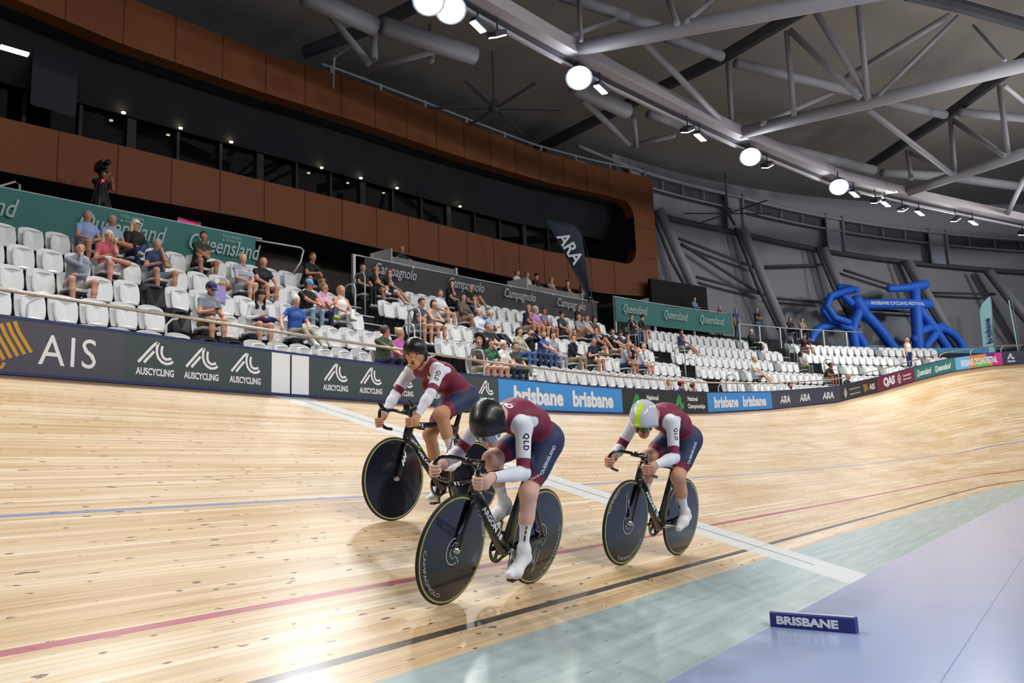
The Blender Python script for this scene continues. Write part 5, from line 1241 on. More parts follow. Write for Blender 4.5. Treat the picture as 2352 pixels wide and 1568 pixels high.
decal(e3,hb,NEON,lambda f:MB().grid(lambda a,b:f((a-.5)*.036,(b-.5)*.19),4,14),A3(.06,.012,.12),l_,(f_*.45+c_*.9),name='helmet_stripe',off=.0015,thick=.2)
decal(e3,bv3,TXD,lambda f:text_mb('QLD',.10,f,height=.03,bold=.03,sp=1.3),Vector(J3['shL']).lerp(Vector(J3['elL']),.36),(.2,.25,-1),(.75,.65,0))
decal(e3,bv3,GRY,lambda f:text_mb('QUEENSLAND',.22,f,height=.022,bold=.03),Vector(J3['hipL']).lerp(Vector(J3['knL']),.36)+Vector((.02,.03,0)),(-.50,.05,.88),(.45,.9,.1),thick=.2)
# ================= spectators =================
FR='#c98f74'
PEOPLE=[]
GLM=mat('glasses_dark','#101012',rough=.15,coat=.5)
def crowd_person(M,label,shirt='#333333',pants='#2a3040',skin='#d3a187',hair='short',hc='#3a2a20',slv='short',plen='long',arms='lap',legs='n',lean=.0,yaw=.25,pitch=-.05,shoes='#d8d8d4',cap=None,glasses=False,stand=False,h=.0135,wide=1.,sc=1.,tilt=0.,stripes=None,beard=None,seat=True,socks=None,group=None):
    S=np.array(lin(shirt)); PT=np.array(lin(pants)); K=np.array(lin(skin)); SH=np.array(lin(shoes)); X=(1,0,0); SO=np.array(lin(socks)) if socks else K
    P=[]
    shirtf=(lambda Pv,t:S) 
    if stripes:
        S2=np.array(lin(stripes)); shirtf=lambda Pv,t:np.where(((Pv[:,2]*28)%1<.45)[:,None],S2,S)
    if stand: hip=Vector((0,-.0,.92)); fl=0.
    else: hip=Vector((0,-.21,-.30)); fl=-.83
    la=lean; tz=Vector((0,-math.sin(la),math.cos(la)))
    wa=hip+tz*.16; ch=hip+tz*.34+Vector((0,-.01,0)); up=hip+tz*.50; nk=up+tz*.04+Vector((0,-.01*la,0)); 
    w=1.28*wide
    P.append(prim(hip,hip+tz*.03,.115,.11,PT,.05,ax=X,sc=1.38*wide)); P.append(prim(hip+tz*.08,wa,.112,.112,shirtf,.05,ax=X,sc=1.22*wide)); P.append(prim(wa,ch,.112,.118,shirtf,.06,ax=X,sc=w)); P.append(prim(ch,up,.112,.07,shirtf,.06,ax=X,sc=1.32*wide))
    hd=nk+Vector((0,-.03-.06*math.sin(la),.135)); P.append(prim(up,nk,.07,.058,lambda Pv,t:np.where((t>.5)[:,None],K,S),.04)); P.append(prim(nk,hd-Vector((0,0,.05)),.05,.05,K,.03))
    f=Vector((math.sin(-yaw)*math.cos(pitch),-math.cos(yaw)*math.cos(pitch),math.sin(pitch))); c=Vector((tilt,0,1))
    hp,A,fr=head_prims(hd,f,c,skin,True)
    if beard: 
        bc=np.array(lin(beard)); hp+=[prim(A(.045,0,-.085),A(.03,0,-.07),.042,.045,bc,.01,ax=fr[1],sc=1.1)]
    for p in hp: 
        if p['k']>.001: p['k']=max(p['k'],.012)
    P+=hp
    hx=.09*wide
    sl={'short':.62,'long':1.2,'none':.04,'three':1.2}[slv]; fsl=1.2 if slv=='long' else -1
    def arm(s,hand,hint):
        sh=up+Vector((s*.165*wide,0,-.045)); el=ik(sh,hand,.275,.235,(s*.35,-.1,-1) if Vector(hand).z>hip.z+.22 else hint)
        P.append(prim(up+Vector((s*.06,0,-.01)),sh,.06,.058,shirtf if slv!='none' else K,.05))
        P.append(prim(sh,el,.054,.040,bands((sl,S),(3,K)) if not stripes else shirtf,.03)); P.append(prim(el,hand,.040,.027,S if fsl>0 else K,.02))
        d=(Vector(hand)-el).normalized(); P.append(prim(hand,Vector(hand)+d*.05,.030,.027,K,.02,ax=d.cross(Vector((0,0,1))) if abs(d.z)<.9 else X,sc=1.1)); 
        for j in range(4):
            o=d.cross(Vector((0,.3,1))).normalized()*((j-1.5)*.018); P.append(prim(Vector(hand)+d*.05+o,Vector(hand)+d*.095+o+Vector((0,0,-.012)),.010,.009,K,.004))
        P.append(prim(Vector(hand)+d*.015,Vector(hand)+d*.05+d.cross(Vector((0,.3,1))).normalized()*(-.038*s),.012,.010,K,.008)); return el
    def leg(s,kn,an,toe):
        th=bands((.72,PT),(3,K)) if plen=='short' else PT
        hj=hip+Vector((s*hx,-.02,0)); P.append(prim(hj,kn,.086*wide**.5,.060,th,.05)); lo=K if plen=='short' else PT
        P.append(prim(kn,Vector(kn).lerp(Vector(an),.4),.056,.052,lo,.03)); P.append(prim(Vector(kn).lerp(Vector(an),.4),an,.05,.035 if plen=='short' else .045,bands((.6,lo),(3,SO)) if plen=='short' else lo,.03))
        P.append(prim(an,toe,.036,.032,SH,.03)); P.append(prim(Vector(an)+Vector((0,.03,-.03)),toe,.035,.033,SH,.02))
    if stand:
        for s in (-1,1): kn=Vector((s*.1,-.02,.48)); an=Vector((s*.11,.02,.09)); leg(s,kn,an,an+Vector((s*.02,-.13,-.05)))
    else:
        for s in (-1,1):
            an=Vector((s*.115,-.64,fl+.09)); kn=Vector((s*.125,-.64,-.27))
            if legs=='wide': kn.x=s*.20; an.x=s*.16
            if legs=='in': kn.x=s*.07; an.x=s*.07
            if legs=='back': an.y=-.5
            if legs=='x' and s==1: kn=Vector((.02,-.62,-.17)); an=Vector((-.20,-.86,-.40))
            if legs=='x4' and s==1: kn=Vector((.24,-.58,-.20)); an=Vector((-.12,-.62,-.16))
            if legs=='up': kn=Vector((s*.09,-.60,-.06)); an=Vector((s*.09,-.95,-.36))
            if legs=='up1' and s==1: kn=Vector((.1,-.52,.06)); an=Vector((.1,-.80,-.32))
            if legs=='out': kn=Vector((s*.1,-.66,-.30)); an=Vector((s*.10,-.98,-.62))
            if legs=='squat': kn=Vector((s*.12,-.52,-.06)); an=Vector((s*.11,-.30,-.38))
            leg(s,kn,an,an+Vector((0,-.13,-.05)) if legs!='x4' or s<0 else an+Vector((-.1,-.06,-.02)))
    out=lambda s:(s*1.,.5,-.3)
    H={'lap':[(-.07,-.50,-.17),(.07,-.50,-.17)],'knees':[(-.14,-.60,-.18),(.14,-.60,-.18)],'clasp':[(-.03,-.68,-.12),(.03,-.68,-.12)],'crossed':[(.10,-.43,-.0),(-.10,-.45,-.02)],'phone':[(-.05,-.52,-.08),(.05,-.52,-.08)],'camera':[(-.05,-.34,.37),(.06,-.34,.37)],'eat':[(-.07,-.42,-.06),(.04,-.36,.24)],'chin':[(.10,-.55,-.16),(-.04,None,None)],'chinR':[(.04,None,None),(-.10,-.55,-.16)],'side':[(-.42,-.36,-.22),(.12,-.50,-.17)],'rest':[(-.15,-.50,-.18),(.15,-.50,-.18)],'spread':[(-.5,-.25,.05),(.3,-.4,-.1)]}[arms] if not stand else {'lap':[(-.2,-.08,.85),(.2,-.08,.85)],'crossed':[(.11,-.20,1.17),(-.11,-.22,1.15)],'camera':[(-.05,-.40,1.45),(.07,-.36,1.36)],'hips':[(-.17,-.1,1.0),(.17,-.1,1.0)],'desk':[(-.24,-.35,1.12),(.3,-.4,1.12)]}[arms]
    for s,hh in zip((-1,1),H):
        if hh[1] is None: hh=tuple(hd+f*.085+Vector((hh[0]*.3,0,-.115)))
        arm(s,Vector(hh),out(s))
    me=sdf_mesh('body',P,h,BODY); M2=M@Matrix.Scale(sc,4)
    e=empty('person',mtx=M2); tag(e,label,'person',group=group or 'spectators')
    b=bpy.data.objects.new('body',me); COL.objects.link(b); b.parent=e
    hcol=np.array(lin(hc)); HP=[]
    if hair!='bald':
        HP=[prim(A(-.010,0,.050),A(-.034,0,.036),.087,.090,hcol,.02,ax=fr[2],sc=1.06)]
        if hair=='curly': HP=[prim(A(-.01,0,.05),A(-.035,0,.03),.105,.105,hcol,.02)]+[prim(A(-.03,s*.07,.0),A(-.03,s*.075,-.07),.05,.04,hcol,.03) for s in (-1,1)]
        if hair in('long','vlong'):
            L=-.15 if hair=='long' else -.27
            HP+=[prim(A(-.045,0,0),A(-.05,0,-.03)+Vector((0,.01,L)),.078,.055,hcol,.03,ax=fr[1],sc=1.3)]+[prim(A(-.03,s*.068,.02),A(-.03,s*.075,0)+Vector((0,.0,L*.95)),.040,.042,hcol,.03) for s in (-1,1)]
        if hair=='bob': HP+=[prim(A(-.03,0,0),A(-.03,0,-.06),.085,.075,hcol,.02,ax=fr[1],sc=1.08)]
        if hair=='bun': HP+=[prim(A(-.10,0,.08),A(-.11,0,.10),.04,.035,hcol,.02)]
        HP+=[prim(A(.125,0,.0),A(.085,0,-.075),.088,.088,hcol,-1,ax=fr[1],sc=.95),prim(A(.08,.0,-.02),A(.05,0,-.10),.070,.075,hcol,-1)]
        hm=sdf_mesh('hair',HP,h*.9,MATS.get('hair_cloth') or vcol_mat('hair_cloth',rough=.55)); o=bpy.data.objects.new('hair',hm); COL.objects.link(o); o.parent=e
    if cap:
        cc=np.array(lin(cap)); CP=[prim(A(-.005,0,.055),A(-.02,0,.055),.094,.094,cc,.02,ax=fr[2],sc=.98),prim(A(.0,0,-.06),A(0,0,-.06),.103,.103,cc,-1),prim(A(.07,0,.047),A(.145,0,.035),.045,.04,cc,.01,ax=fr[2],sc=.22,ax2=fr[1],sc2=1.5)]
        hm=sdf_mesh('cap',CP,h*.8,MATS.get('hair_cloth') or vcol_mat('hair_cloth',rough=.55)); o=bpy.data.objects.new('cap',hm); COL.objects.link(o); o.parent=e
    if glasses:
        g=MB()
        dark='sunglasses' in label or 'dark glasses' in label
        for s in (-1,1):
            if dark: g.box(A(.089,.032*s,.0),(.034,.008,.022),rot=Matrix((fr[1],-fr[0],fr[2])).transposed())
            else: g.tube([A(.090,.032*s+.018*math.cos(t),.014*math.sin(t)) for t in [i_*PI/4 for i_ in range(8)]],.0022,4,closed=True)
            g.tube([A(.085,.05*s,.004),A(.01,.085*s,.008)],.003,4)
        g.tube([A(.09,.015,.004),A(.09,-.015,.004)],.003,4); g.build('glasses',GLM,e)
    PEOPLE.append((label,M2)); return e,A,H
def sit(k,px_X,label,**kw):
    p_=rowpt(k,px_X)[0]; px_X=px_X-.27*(px_X+8.44)/(p_.y+2.63)
    s=min((q for q in SEATS if q[0]==k and q not in SEATDOWN),key=lambda s:abs(s[3]-px_X)); SEATDOWN.add(s)
    d=(rowpt(k,s[3])[0]-CAMP).length
    kw.setdefault('h',.0115 if d<16 else (.014 if d<24 else .02))
    return crowd_person(frame_at(k,s[3]),label,**kw)
def yw_(k,X): return .85*math.atan2(X+3.,rowpt(k,X)[0].y-1)
def S_(k,X,label,**kw):
    kw.setdefault('yaw',yw_(k,X)); return sit(k,X,label,**kw)
def hold(A,nm,lab,cat,mb,m,off): pass
S_(5,-.04,'grey-haired man in pale blue polo and navy shorts, back row before the teal banner',shirt='#8ea2cf',pants='#2c3350',plen='short',hair='short',hc='#8f8f8c',arms='lap',skin='#c68b70')
S_(5,.45,'grey-haired man in blue patterned shirt with one leg crossed, back row',shirt='#8fa5b8',pants='#5d6672',plen='short',hair='short',hc='#a3a19c',arms='lap',legs='x4',skin='#c08468')
S_(5,.95,'blonde woman in white cap and black top, back row',shirt='#16171a',slv='long',pants='#33456e',hair='long',hc='#d9bc80',cap='#e9e6df',arms='lap',legs='x',yaw=-.3)
S_(5,2.66,'broad man in dark olive tee with folded arms, alone in the back row',shirt='#30362b',pants='#22252b',plen='short',hair='short',hc='#2b211c',arms='crossed',lean=.28,skin='#bd8266',legs='wide',wide=1.1)
S_(4,.06,'woman with long white hair, red patterned top and white shorts holding a cup',shirt='#c8596c',pants='#e4e2de',plen='short',hair='long',hc='#dcd8cc',arms='eat',legs='x4',glasses=True,skin='#d59a83')
S_(4,.97,'grey-bearded man in navy tee and denim shorts eating from a brown box',shirt='#26345a',pants='#8fa4b4',plen='short',hair='short',hc='#9a978f',arms='eat',skin='#c98f74',beard='#a09a90',legs='wide')
S_(3,-.74,'young man in grey hoodie and cream shorts resting his chin on his hand',shirt='#8d96a3',slv='long',pants='#cfc6b4',plen='short',hair='short',hc='#33251d',arms='chinR',socks='#eeeeec',shoes='#dcdacb',skin='#d3a187',lean=.3,legs='wide')
S_(4,3.35,'blonde woman in navy and white striped tee and pale shorts',shirt='#dcdde2',stripes='#3a4566',pants='#b9c3cf',plen='short',hair='bun',hc='#cdb27c',arms='lap',legs='in',skin='#d8a588')
S_(4,3.85,'bald man in black tee seated beside the woman in stripes',shirt='#14161b',pants='#2a2f3c',plen='short',hair='bald',arms='knees',skin='#d39a80',wide=1.12,lean=.1)
S_(5,6.12,'man in black polo leaning forward with clasped hands by the first stairs',shirt='#15161a',pants='#23252c',plen='short',hair='short',hc='#6b4a30',arms='clasp',lean=.42,skin='#c98a6e',yaw=.1,legs='wide')
S_(2,1.17,'man in navy cap and grey tee looking down at a phone behind the rail',shirt='#8f959e',pants='#8c6f45',plen='short',hair='short',hc='#5a3d28',cap='#28345c',arms='phone',pitch=-.5,glasses=True,beard='#6b4a32',lean=.2,yaw=-.2,skin='#d8a080')
S_(2,2.13,'girl with long dark hair in white top looking down with a jacket on her lap',shirt='#dadadb',slv='long',pants='#cfc8c0',plen='short',hair='vlong',hc='#221812',arms='phone',pitch=-.7,lean=.4,yaw=.1)
S_(2,2.9,'white-haired older man in bright blue polo and khaki trousers',shirt='#2c55a3',pants='#9c927e',hair='short',hc='#e0ddd6',arms='side',skin='#dba48e',legs='out',yaw=.1)
S_(3,4.22,'man in light blue cap, black tee and pale jeans',shirt='#17181c',pants='#8fa6bd',hair='short',hc='#4a382c',cap='#5b9ad2',arms='clasp',lean=.15,yaw=-.7,pitch=-.35,skin='#c98a6c',wide=1.1)
S_(3,4.7,'woman in dark glasses, pink top and navy trousers with crossed legs',shirt='#d9a3bb',pants='#262f52',hair='bun',hc='#8c6444',arms='crossed',legs='x',glasses=True,yaw=-.45,shoes='#c9cf6a')
S_(3,5.2,'woman with blonde bob and white vest at the row end by the first stairs',shirt='#e6e5e2',slv='none',pants='#cdc9c2',hair='bob',hc='#b39368',arms='lap',legs='x',skin='#d19a7f',yaw=-.1)
S_(5,7.48,'dark-haired woman all in black at the top of the first stairs',shirt='#121316',slv='short',pants='#121316',hair='bun',hc='#3a2418',arms='lap',legs='in',yaw=.5)
S_(5,7.95,'blonde woman in black with sunglasses behind the hoop rail, legs crossed',shirt='#1a1a1d',pants='#232323',plen='short',hair='bun',hc='#b08a5c',arms='chin',legs='x',glasses=True,shoes='#eceff0',socks='#eceff0')
S_(5,8.85,'man in black tee and glasses with hand over his mouth before the black banner',shirt='#17181b',pants='#3a3f49',plen='short',hair='short',hc='#5a3b28',arms='chin',glasses=True,legs='out')
S_(5,11.44,'woman in black with dark hair and hand at her chin before the black banner',shirt='#141518',pants='#20222a',hair='bob',hc='#2a1d17',arms='chin',lean=.2)
S_(5,12.01,'grey-haired man in black polo and white shorts with one knee raised',shirt='#131418',pants='#dedede',plen='short',hair='short',hc='#a4a29c',arms='lap',legs='up1',skin='#d2977c')
S_(4,9.97,'young spectator in white tee and light denim shorts',shirt='#e3e3e1',pants='#9fb4c6',plen='short',hair='short',hc='#6a4a32',arms='lap',yaw=.5)
S_(4,10.55,'brown-haired woman in glasses and taupe top in the middle block',shirt='#6b5b55',slv='long',pants='#b08468',plen='long',hair='long',hc='#4a3226',arms='lap',glasses=True)
S_(4,11.1,'man in navy tee, sunglasses and jeans in the middle block',shirt='#27375c',pants='#3d5f94',hair='short',hc='#7a5b45',arms='chin',glasses=True)
S_(3,7.86,'young man in dark grey tee and sage shorts leaning forward by the rail hoop',shirt='#5b5a5e',pants='#8d9788',plen='short',hair='short',hc='#463022',arms='crossed',lean=.35,yaw=.15,pitch=-.25)
S_(3,8.44,'woman with dark bob and grey sleeveless top beside the leaning young man',shirt='#a3a39d',slv='none',pants='#5f5148',plen='short',hair='bob',hc='#1d1715',arms='clasp',lean=.25,yaw=.4)
S_(3,10.43,'older man in white long-sleeved shirt and dark trousers',shirt='#d9dbe6',slv='long',pants='#1c1d22',hair='short',hc='#b5b0a6',arms='lap',glasses=True,skin='#dba48e',legs='out')
S_(3,10.95,'white-bearded man with folded arms in a blue checked shirt',shirt='#9fb0cc',pants='#1f2026',hair='short',hc='#c2beb6',arms='crossed',glasses=True,beard='#c4c0b8',legs='out')
S_(2,9.07,'man with glasses in black tee leaning forward in the second row',shirt='#24262b',pants='#1b1c22',hair='short',hc='#6d6862',arms='clasp',lean=.2,glasses=True,yaw=.35)
S_(1,7.97,'man in olive brown tee and khaki shorts in the front row',shirt='#4c463e',pants='#c4b699',plen='short',hair='short',hc='#7a4a30',arms='lap',glasses=True,yaw=.7,lean=.1)
S_(1,8.48,'dark-haired woman in green cardigan holding a snack box in the front row',shirt='#2c6b49',slv='long',pants='#a47459',plen='short',hair='long',hc='#2a1a14',arms='eat',yaw=.25)
S_(1,8.97,'white-haired older woman in cream blouse in the front row',shirt='#e4e1d8',pants='#2a3145',hair='short',hc='#dedbd4',arms='lap',glasses=True,yaw=.35,skin='#dba08c')
S_(1,9.5,'person in dark green trousers at the end of the front row group',shirt='#3a3f38',pants='#3d4a38',hair='short',hc='#3b2b20',arms='lap',legs='x',yaw=.5)
S_(2,10.61,'woman with very long dark hair in beige jumper and blue jeans',shirt='#b3ab92',slv='long',pants='#49699a',hair='vlong',hc='#2b1d17',arms='lap',yaw=.3)
S_(2,11.11,'man in black jumper raising a small camera to his face',shirt='#17181b',slv='long',pants='#2c3a58',hair='short',hc='#4a2f22',arms='camera',yaw=.7)
S_(2,12.0,'bearded man in blue tee and blue jeans, hands together',shirt='#4a62a3',pants='#3f5f90',hair='short',hc='#5a4032',arms='clasp',beard='#33241c',lean=.15,yaw=.6)
S_(2,12.5,'woman with short black hair in light grey jumper and trousers',shirt='#9a9ca3',slv='long',pants='#a3a5aa',hair='bob',hc='#1b1718',arms='lap',lean=.1,yaw=.5)
S_(4,13.63,'bald man in navy polo and beige shorts with hand at his chin',shirt='#232a3c',pants='#bda98c',plen='short',hair='bald',arms='chin',glasses=True,skin='#cf8f77',lean=.2)
S_(4,14.2,'woman with curly white hair and orchid pink top',shirt='#c07ec0',pants='#b5746a',plen='short',hair='curly',hc='#d9cfae',arms='lap',glasses=True)
S_(4,15.0,'man in lilac grey tee and glasses with folded arms',shirt='#77738c',pants='#1f2128',plen='short',hair='short',hc='#2a201c',arms='crossed',glasses=True,skin='#bd8468')
S_(4,15.98,'man in black flat cap and dark green polo with black shorts',shirt='#143026',pants='#4b3f40',plen='short',hair='short',hc='#3a2c24',cap='#17171a',arms='lap',yaw=1.1)
S_(4,16.75,'woman behind raised knees in grey top beside the flat-capped man',shirt='#8d8d90',pants='#c99a80',plen='short',hair='short',hc='#7a4a30',arms='lap',legs='up')
S_(4,17.27,'red-haired spectator in pale grey tee',shirt='#a9aaa8',pants='#3a4560',hair='bob',hc='#6a3a24',arms='lap')
S_(4,17.8,'spectator in dark round hat and brown top',shirt='#4a4340',pants='#3a4560',hair='curly',hc='#2a1e1a',arms='lap')
S_(5,18.43,'man in sunglasses and black tee sitting above the others near the teal banner',shirt='#17181b',pants='#3a3a40',hair='short',hc='#4a372c',arms='crossed',glasses=True)
S_(2,13.29,'woman in navy jacket and khaki trousers with hand to her chin',shirt='#20273c',slv='long',pants='#9b8a6b',hair='bun',hc='#3a2820',arms='chin',glasses=True,lean=.2)
S_(2,14.11,'man in navy polo holding a folded brown bag',shirt='#1e2233',pants='#4b5243',plen='short',hair='short',hc='#5c5650',arms='phone',lean=.3,yaw=1.)
S_(3,16.35,'dark-haired woman in navy top with bare knees drawn up',shirt='#20263a',slv='short',pants='#22242c',plen='short',hair='bun',hc='#30211b',arms='chin',legs='up1',skin='#c98d6e')
S_(3,17.55,'woman in black polo with green emblem and sunglasses',shirt='#14201d',pants='#a97a60',plen='short',hair='short',hc='#5b4438',arms='clasp',glasses=True,yaw=.4)
S_(3,18.05,'person in black peaked cap between two others near the middle stairs',shirt='#202226',pants='#24262c',hair='short',hc='#2a201c',cap='#17171a',arms='lap',yaw=.8)
S_(3,18.55,'person in black brimmed hat drinking beside the peaked cap',shirt='#33343a',pants='#c39478',plen='short',hair='bob',hc='#2a1f1b',cap='#141416',arms='chin',legs='x')
S_(2,16.41,'balding man in pale blue tee and navy shorts with hand at his mouth',shirt='#a9b6c3',pants='#262f4c',plen='short',hair='bald',arms='chin',lean=.32,glasses=True,skin='#b98066')
S_(2,17.6,'person in white long-sleeved top and denim shorts with chin on hand',shirt='#dedde1',slv='long',pants='#3c4f7c',plen='short',hair='short',hc='#b59a82',arms='chin',lean=.3,skin='#dba690',glasses=True)
S_(5,21.1,'woman in black tee and grey patterned trousers before the shorter teal banner',shirt='#18191d',pants='#5c6470',hair='bun',hc='#2c201b',arms='chin',yaw=1.1)
S_(5,22.2,'man in black cap and olive top leaning forward before the shorter teal banner',shirt='#3a3f35',slv='long',pants='#b68660',plen='short',hair='short',hc='#2a201b',cap='#15171a',arms='chin',lean=.3,yaw=1.1)
S_(4,23.67,'man in slate blue tee and khaki shorts lounging alone, arm along the seats',shirt='#3f4470',pants='#8c9070',plen='short',hair='short',hc='#2d231e',arms='chin',legs='out',skin='#b57a60',yaw=.6)
S_(2,25.79,'fair-haired boy in cream shirt and pale blue shorts, legs over the row in front',shirt='#d9d6bf',pants='#a9bfdb',plen='short',hair='short',hc='#b5794a',arms='lap',legs='out',yaw=.6)
S_(5,30.0,'woman in white cap and black top with floral bag near the third stairs',shirt='#16171a',slv='long',pants='#20212a',hair='bob',hc='#c9b08c',cap='#e3e0d8',arms='lap',glasses=True)
S_(3,31.45,'woman with long dark hair in grey tee by the third stairs',shirt='#80858f',pants='#6d7566',hair='long',hc='#241a17',arms='lap',yaw=-.6)
S_(2,31.5,'dark-haired man in charcoal green tee and khaki shorts leaning on the rail',shirt='#2b302d',pants='#a59b84',plen='short',hair='short',hc='#17120f',arms='clasp',lean=.5,yaw=-.5,skin='#a5694c')
S_(1,31.7,'red-haired man in olive shirt and black trousers leaning on the bend',shirt='#3c4632',pants='#15161a',hair='short',hc='#a5673e',arms='clasp',lean=.45,yaw=-.6)
S_(1,33.0,'small child with ginger hair in blue at the far bend',shirt='#34507e',pants='#8fb0cc',hair='short',hc='#b5673a',arms='clasp',lean=.5,sc=.8,yaw=-.5)
S_(5,33.4,'person in maroon hoodie and black cap in front of the inflatable wheel',shirt='#4a1f2a',slv='long',pants='#b5826a',plen='short',hair='short',hc='#2a201b',cap='#17171a',arms='clasp',lean=.2)
S_(1,4.75,'man in army green shirt and glasses in profile behind the rail',shirt='#4d5a3c',slv='three',pants='#242d45',hair='short',hc='#55463a',arms='clasp',glasses=True,yaw=-1.2,lean=.12,wide=1.12,skin='#cf9277')
S_(1,5.3,'blonde person with a topknot in hot pink behind the high rider',shirt='#d45fb0',pants='#7a2a5c',hair='bun',hc='#c7ad80',arms='lap',yaw=-1.3)
# low spectators squatting directly behind the barrier
def low(X,label,dz=0.,off=-1.05,**kw):
    p,n=scurve(X,off); z=barr(X)[0].z-.02; a=math.atan2(-n.x,n.y)
    M=Matrix.Translation((p.x,p.y,z+.83-.26+dz))@Matrix.Rotation(a,4,'Z'); kw.setdefault('yaw',.8); kw.setdefault('h',.02); kw['legs']='squat'
    return crowd_person(M,label,**kw)
low(15.0,'man in salmon pink shirt and glasses peering over the black banner',shirt='#d9808e',slv='long',hair='short',hc='#6a4a3a',arms='lap',glasses=True)
low(15.75,'person in bright red cap behind the black banner',shirt='#3a4a80',hair='short',hc='#3a2a20',cap='#d8202a',arms='chin',yaw=-.8)
low(16.55,'smiling child with brown hair at the edge of the black banner',shirt='#c9a9a0',hair='short',hc='#5a3d2c',arms='lap',sc=.92,dz=-.02,yaw=-1.)
low(24.9,'dark bearded man just visible over the slate banner',shirt='#b9c9dd',hair='short',hc='#2a1c18',arms='lap',beard='#1d1512',glasses=True,dz=-.10,yaw=.4,off=-.5)
# people standing or sitting on the concourse
def stand_at(X,off,z,label,yawb=0,**kw):
    p,n=scurve(X,off); a=math.atan2(-n.x,n.y)+yawb; kw.setdefault('h',.02)
    return crowd_person(Matrix.Translation((p.x,p.y,z))@Matrix.Rotation(a,4,'Z'),label,stand=True,**kw)
zc=lambda X:tread_z(6,X)
GC='people on the concourse'
for X,o_,lb,kw in (
 (25.9,5.9,'dark-haired person just showing above the shorter teal banner',dict(shirt='#2a2420',hair='bun',hc='#4a3020',arms='lap',yaw=.8)),
 (27.7,5.7,'bearded man in pale blue shirt standing at the end of the teal banner',dict(shirt='#6d89a8',slv='long',pants='#1c2540',hair='short',hc='#2d221d',arms='crossed',yaw=.6)),
 (30.2,6.6,'bald man in black standing with arms folded on the concourse',dict(shirt='#17181c',pants='#22242c',hair='bald',arms='crossed',yaw=1.)),
 (31.2,6.6,'grey-haired man in blue shirt standing between two taller men',dict(shirt='#3f4f78',pants='#30384c',hair='short',hc='#8d8a85',arms='lap',yaw=.8,sc=.96)),
 (32.3,6.4,'bald man in dark shirt and jeans with folded arms near the raking column',dict(shirt='#1a1d28',pants='#4a668a',hair='bald',arms='crossed',yaw=.9)),
 (11.3,6.35,'official in black and teal polo standing behind the white ended desk',dict(shirt='#142a2c',pants='#16171a',hair='bald',arms='desk',yaw=.6,skin='#c08468',h=.015)),
 (5.15,6.6,'person in mustard yellow top half hidden behind the open railing',dict(shirt='#c48a2a',pants='#3a3a3a',hair='short',hc='#2a201a',arms='lap',yaw=.6,skin='#8a5a40',sc=.9)),
): stand_at(X,o_,zc(X)+(.75 if X>27 else (.65 if 8<X<14 else 0)),lb,group=GC,**kw)
for X,lb,kw in ((28.6,'seated man in grey cap and dark jacket at the high table',dict(shirt='#3b3d3c',pants='#3a4a70',plen='short',hair='short',hc='#8a8a86',cap='#8b8d90',arms='phone')),
 (33.6,'man in dark shirt on a white chair with his arm over the next one',dict(shirt='#23283a',pants='#1d2030',hair='short',hc='#6d5a4c',arms='spread')),(34.3,'woman in beige jumper on a white chair beside the column',dict(shirt='#a2917a',slv='long',pants='#2a2c38',hair='bun',hc='#6a4a34',arms='lap'))):
    p,n=scurve(X,5.9); a=math.atan2(-n.x,n.y); zz=zc(X)+.62
    M=Matrix.Translation((p.x,p.y,zz+.83))@Matrix.Rotation(a,4,'Z'); crowd_person(M,lb,h=.02,group=GC,yaw=.8,**kw)
    ce=empty('folding_chair',mtx=M); tag(ce,'white moulded chair under the '+lb.split(' in ')[0]+(' with the grey cap' if 'cap' in lb else (' with his arm out' if 'arm' in lb else ' in the beige jumper')),'chair')
    for me,nm in ((SM['w'][0],'backrest'),(SM['w'][2],'seat')): q=bpy.data.objects.new(nm,me); COL.objects.link(q); q.parent=ce
    for sx in (-.18,.18):
        for sy in (-.02,-.42): MB().cyl((sx,sy,-.43),(sx,sy,-.83),.012,6).build('leg',GALV,ce)
# media people behind the long desk
for i,(X,lb,kw) in enumerate(((17.0,'man with beard in white polo leaning at the left end of the media desk',dict(shirt='#d5d3d0',hair='short',hc='#7a5a44',beard='#7a5a44',arms='lap',yaw=-.5)),(17.55,'second man in white polo at the media desk',dict(shirt='#cbc9c6',hair='short',hc='#8a7058',arms='lap',yaw=.3)),
 (18.1,'taller man in black cap and black shirt at the media desk',dict(shirt='#1b1a1f',hair='short',hc='#4a2a24',cap='#1a1418',arms='lap',sc=1.04)),(19.0,'pale-haired woman with hands at her face at the media desk',dict(shirt='#c4a49c',hair='bun',hc='#b0826a',arms='chin')),(20.0,'dark-haired man resting his face on his hand at the media desk',dict(shirt='#2a2528',hair='short',hc='#2a1e1a',arms='chin')),(20.9,'dark-haired woman at the right end of the media desk',dict(shirt='#3a3032',hair='long',hc='#241a18',arms='chin')))):
    p,n=scurve(X,6.35); a=math.atan2(-n.x,n.y)
    crowd_person(Matrix.Translation((p.x,p.y,7.66+stilt(X)+.12))@Matrix.Rotation(a,4,'Z'),lb,h=.02,group='people at the media desk',yaw=kw.pop('yaw',.9),**kw)
# woman standing in the far rows
p,n=rowpt(2,36.0); stand_at(37.3,2.4,tread_z(4,37.3),'blonde woman in white top and navy skirt standing among the far seats',shirt='#e9e6dc',slv='none',pants='#26356c',hair='long',hc='#c9a26c',arms='lap',yaw=.3)
stand_at(40.6,1.4,4.55,'person in dark green shirt by the rail at the far right',shirt='#17463a',pants='#20252a',hair='short',hc='#2a201b',arms='lap')
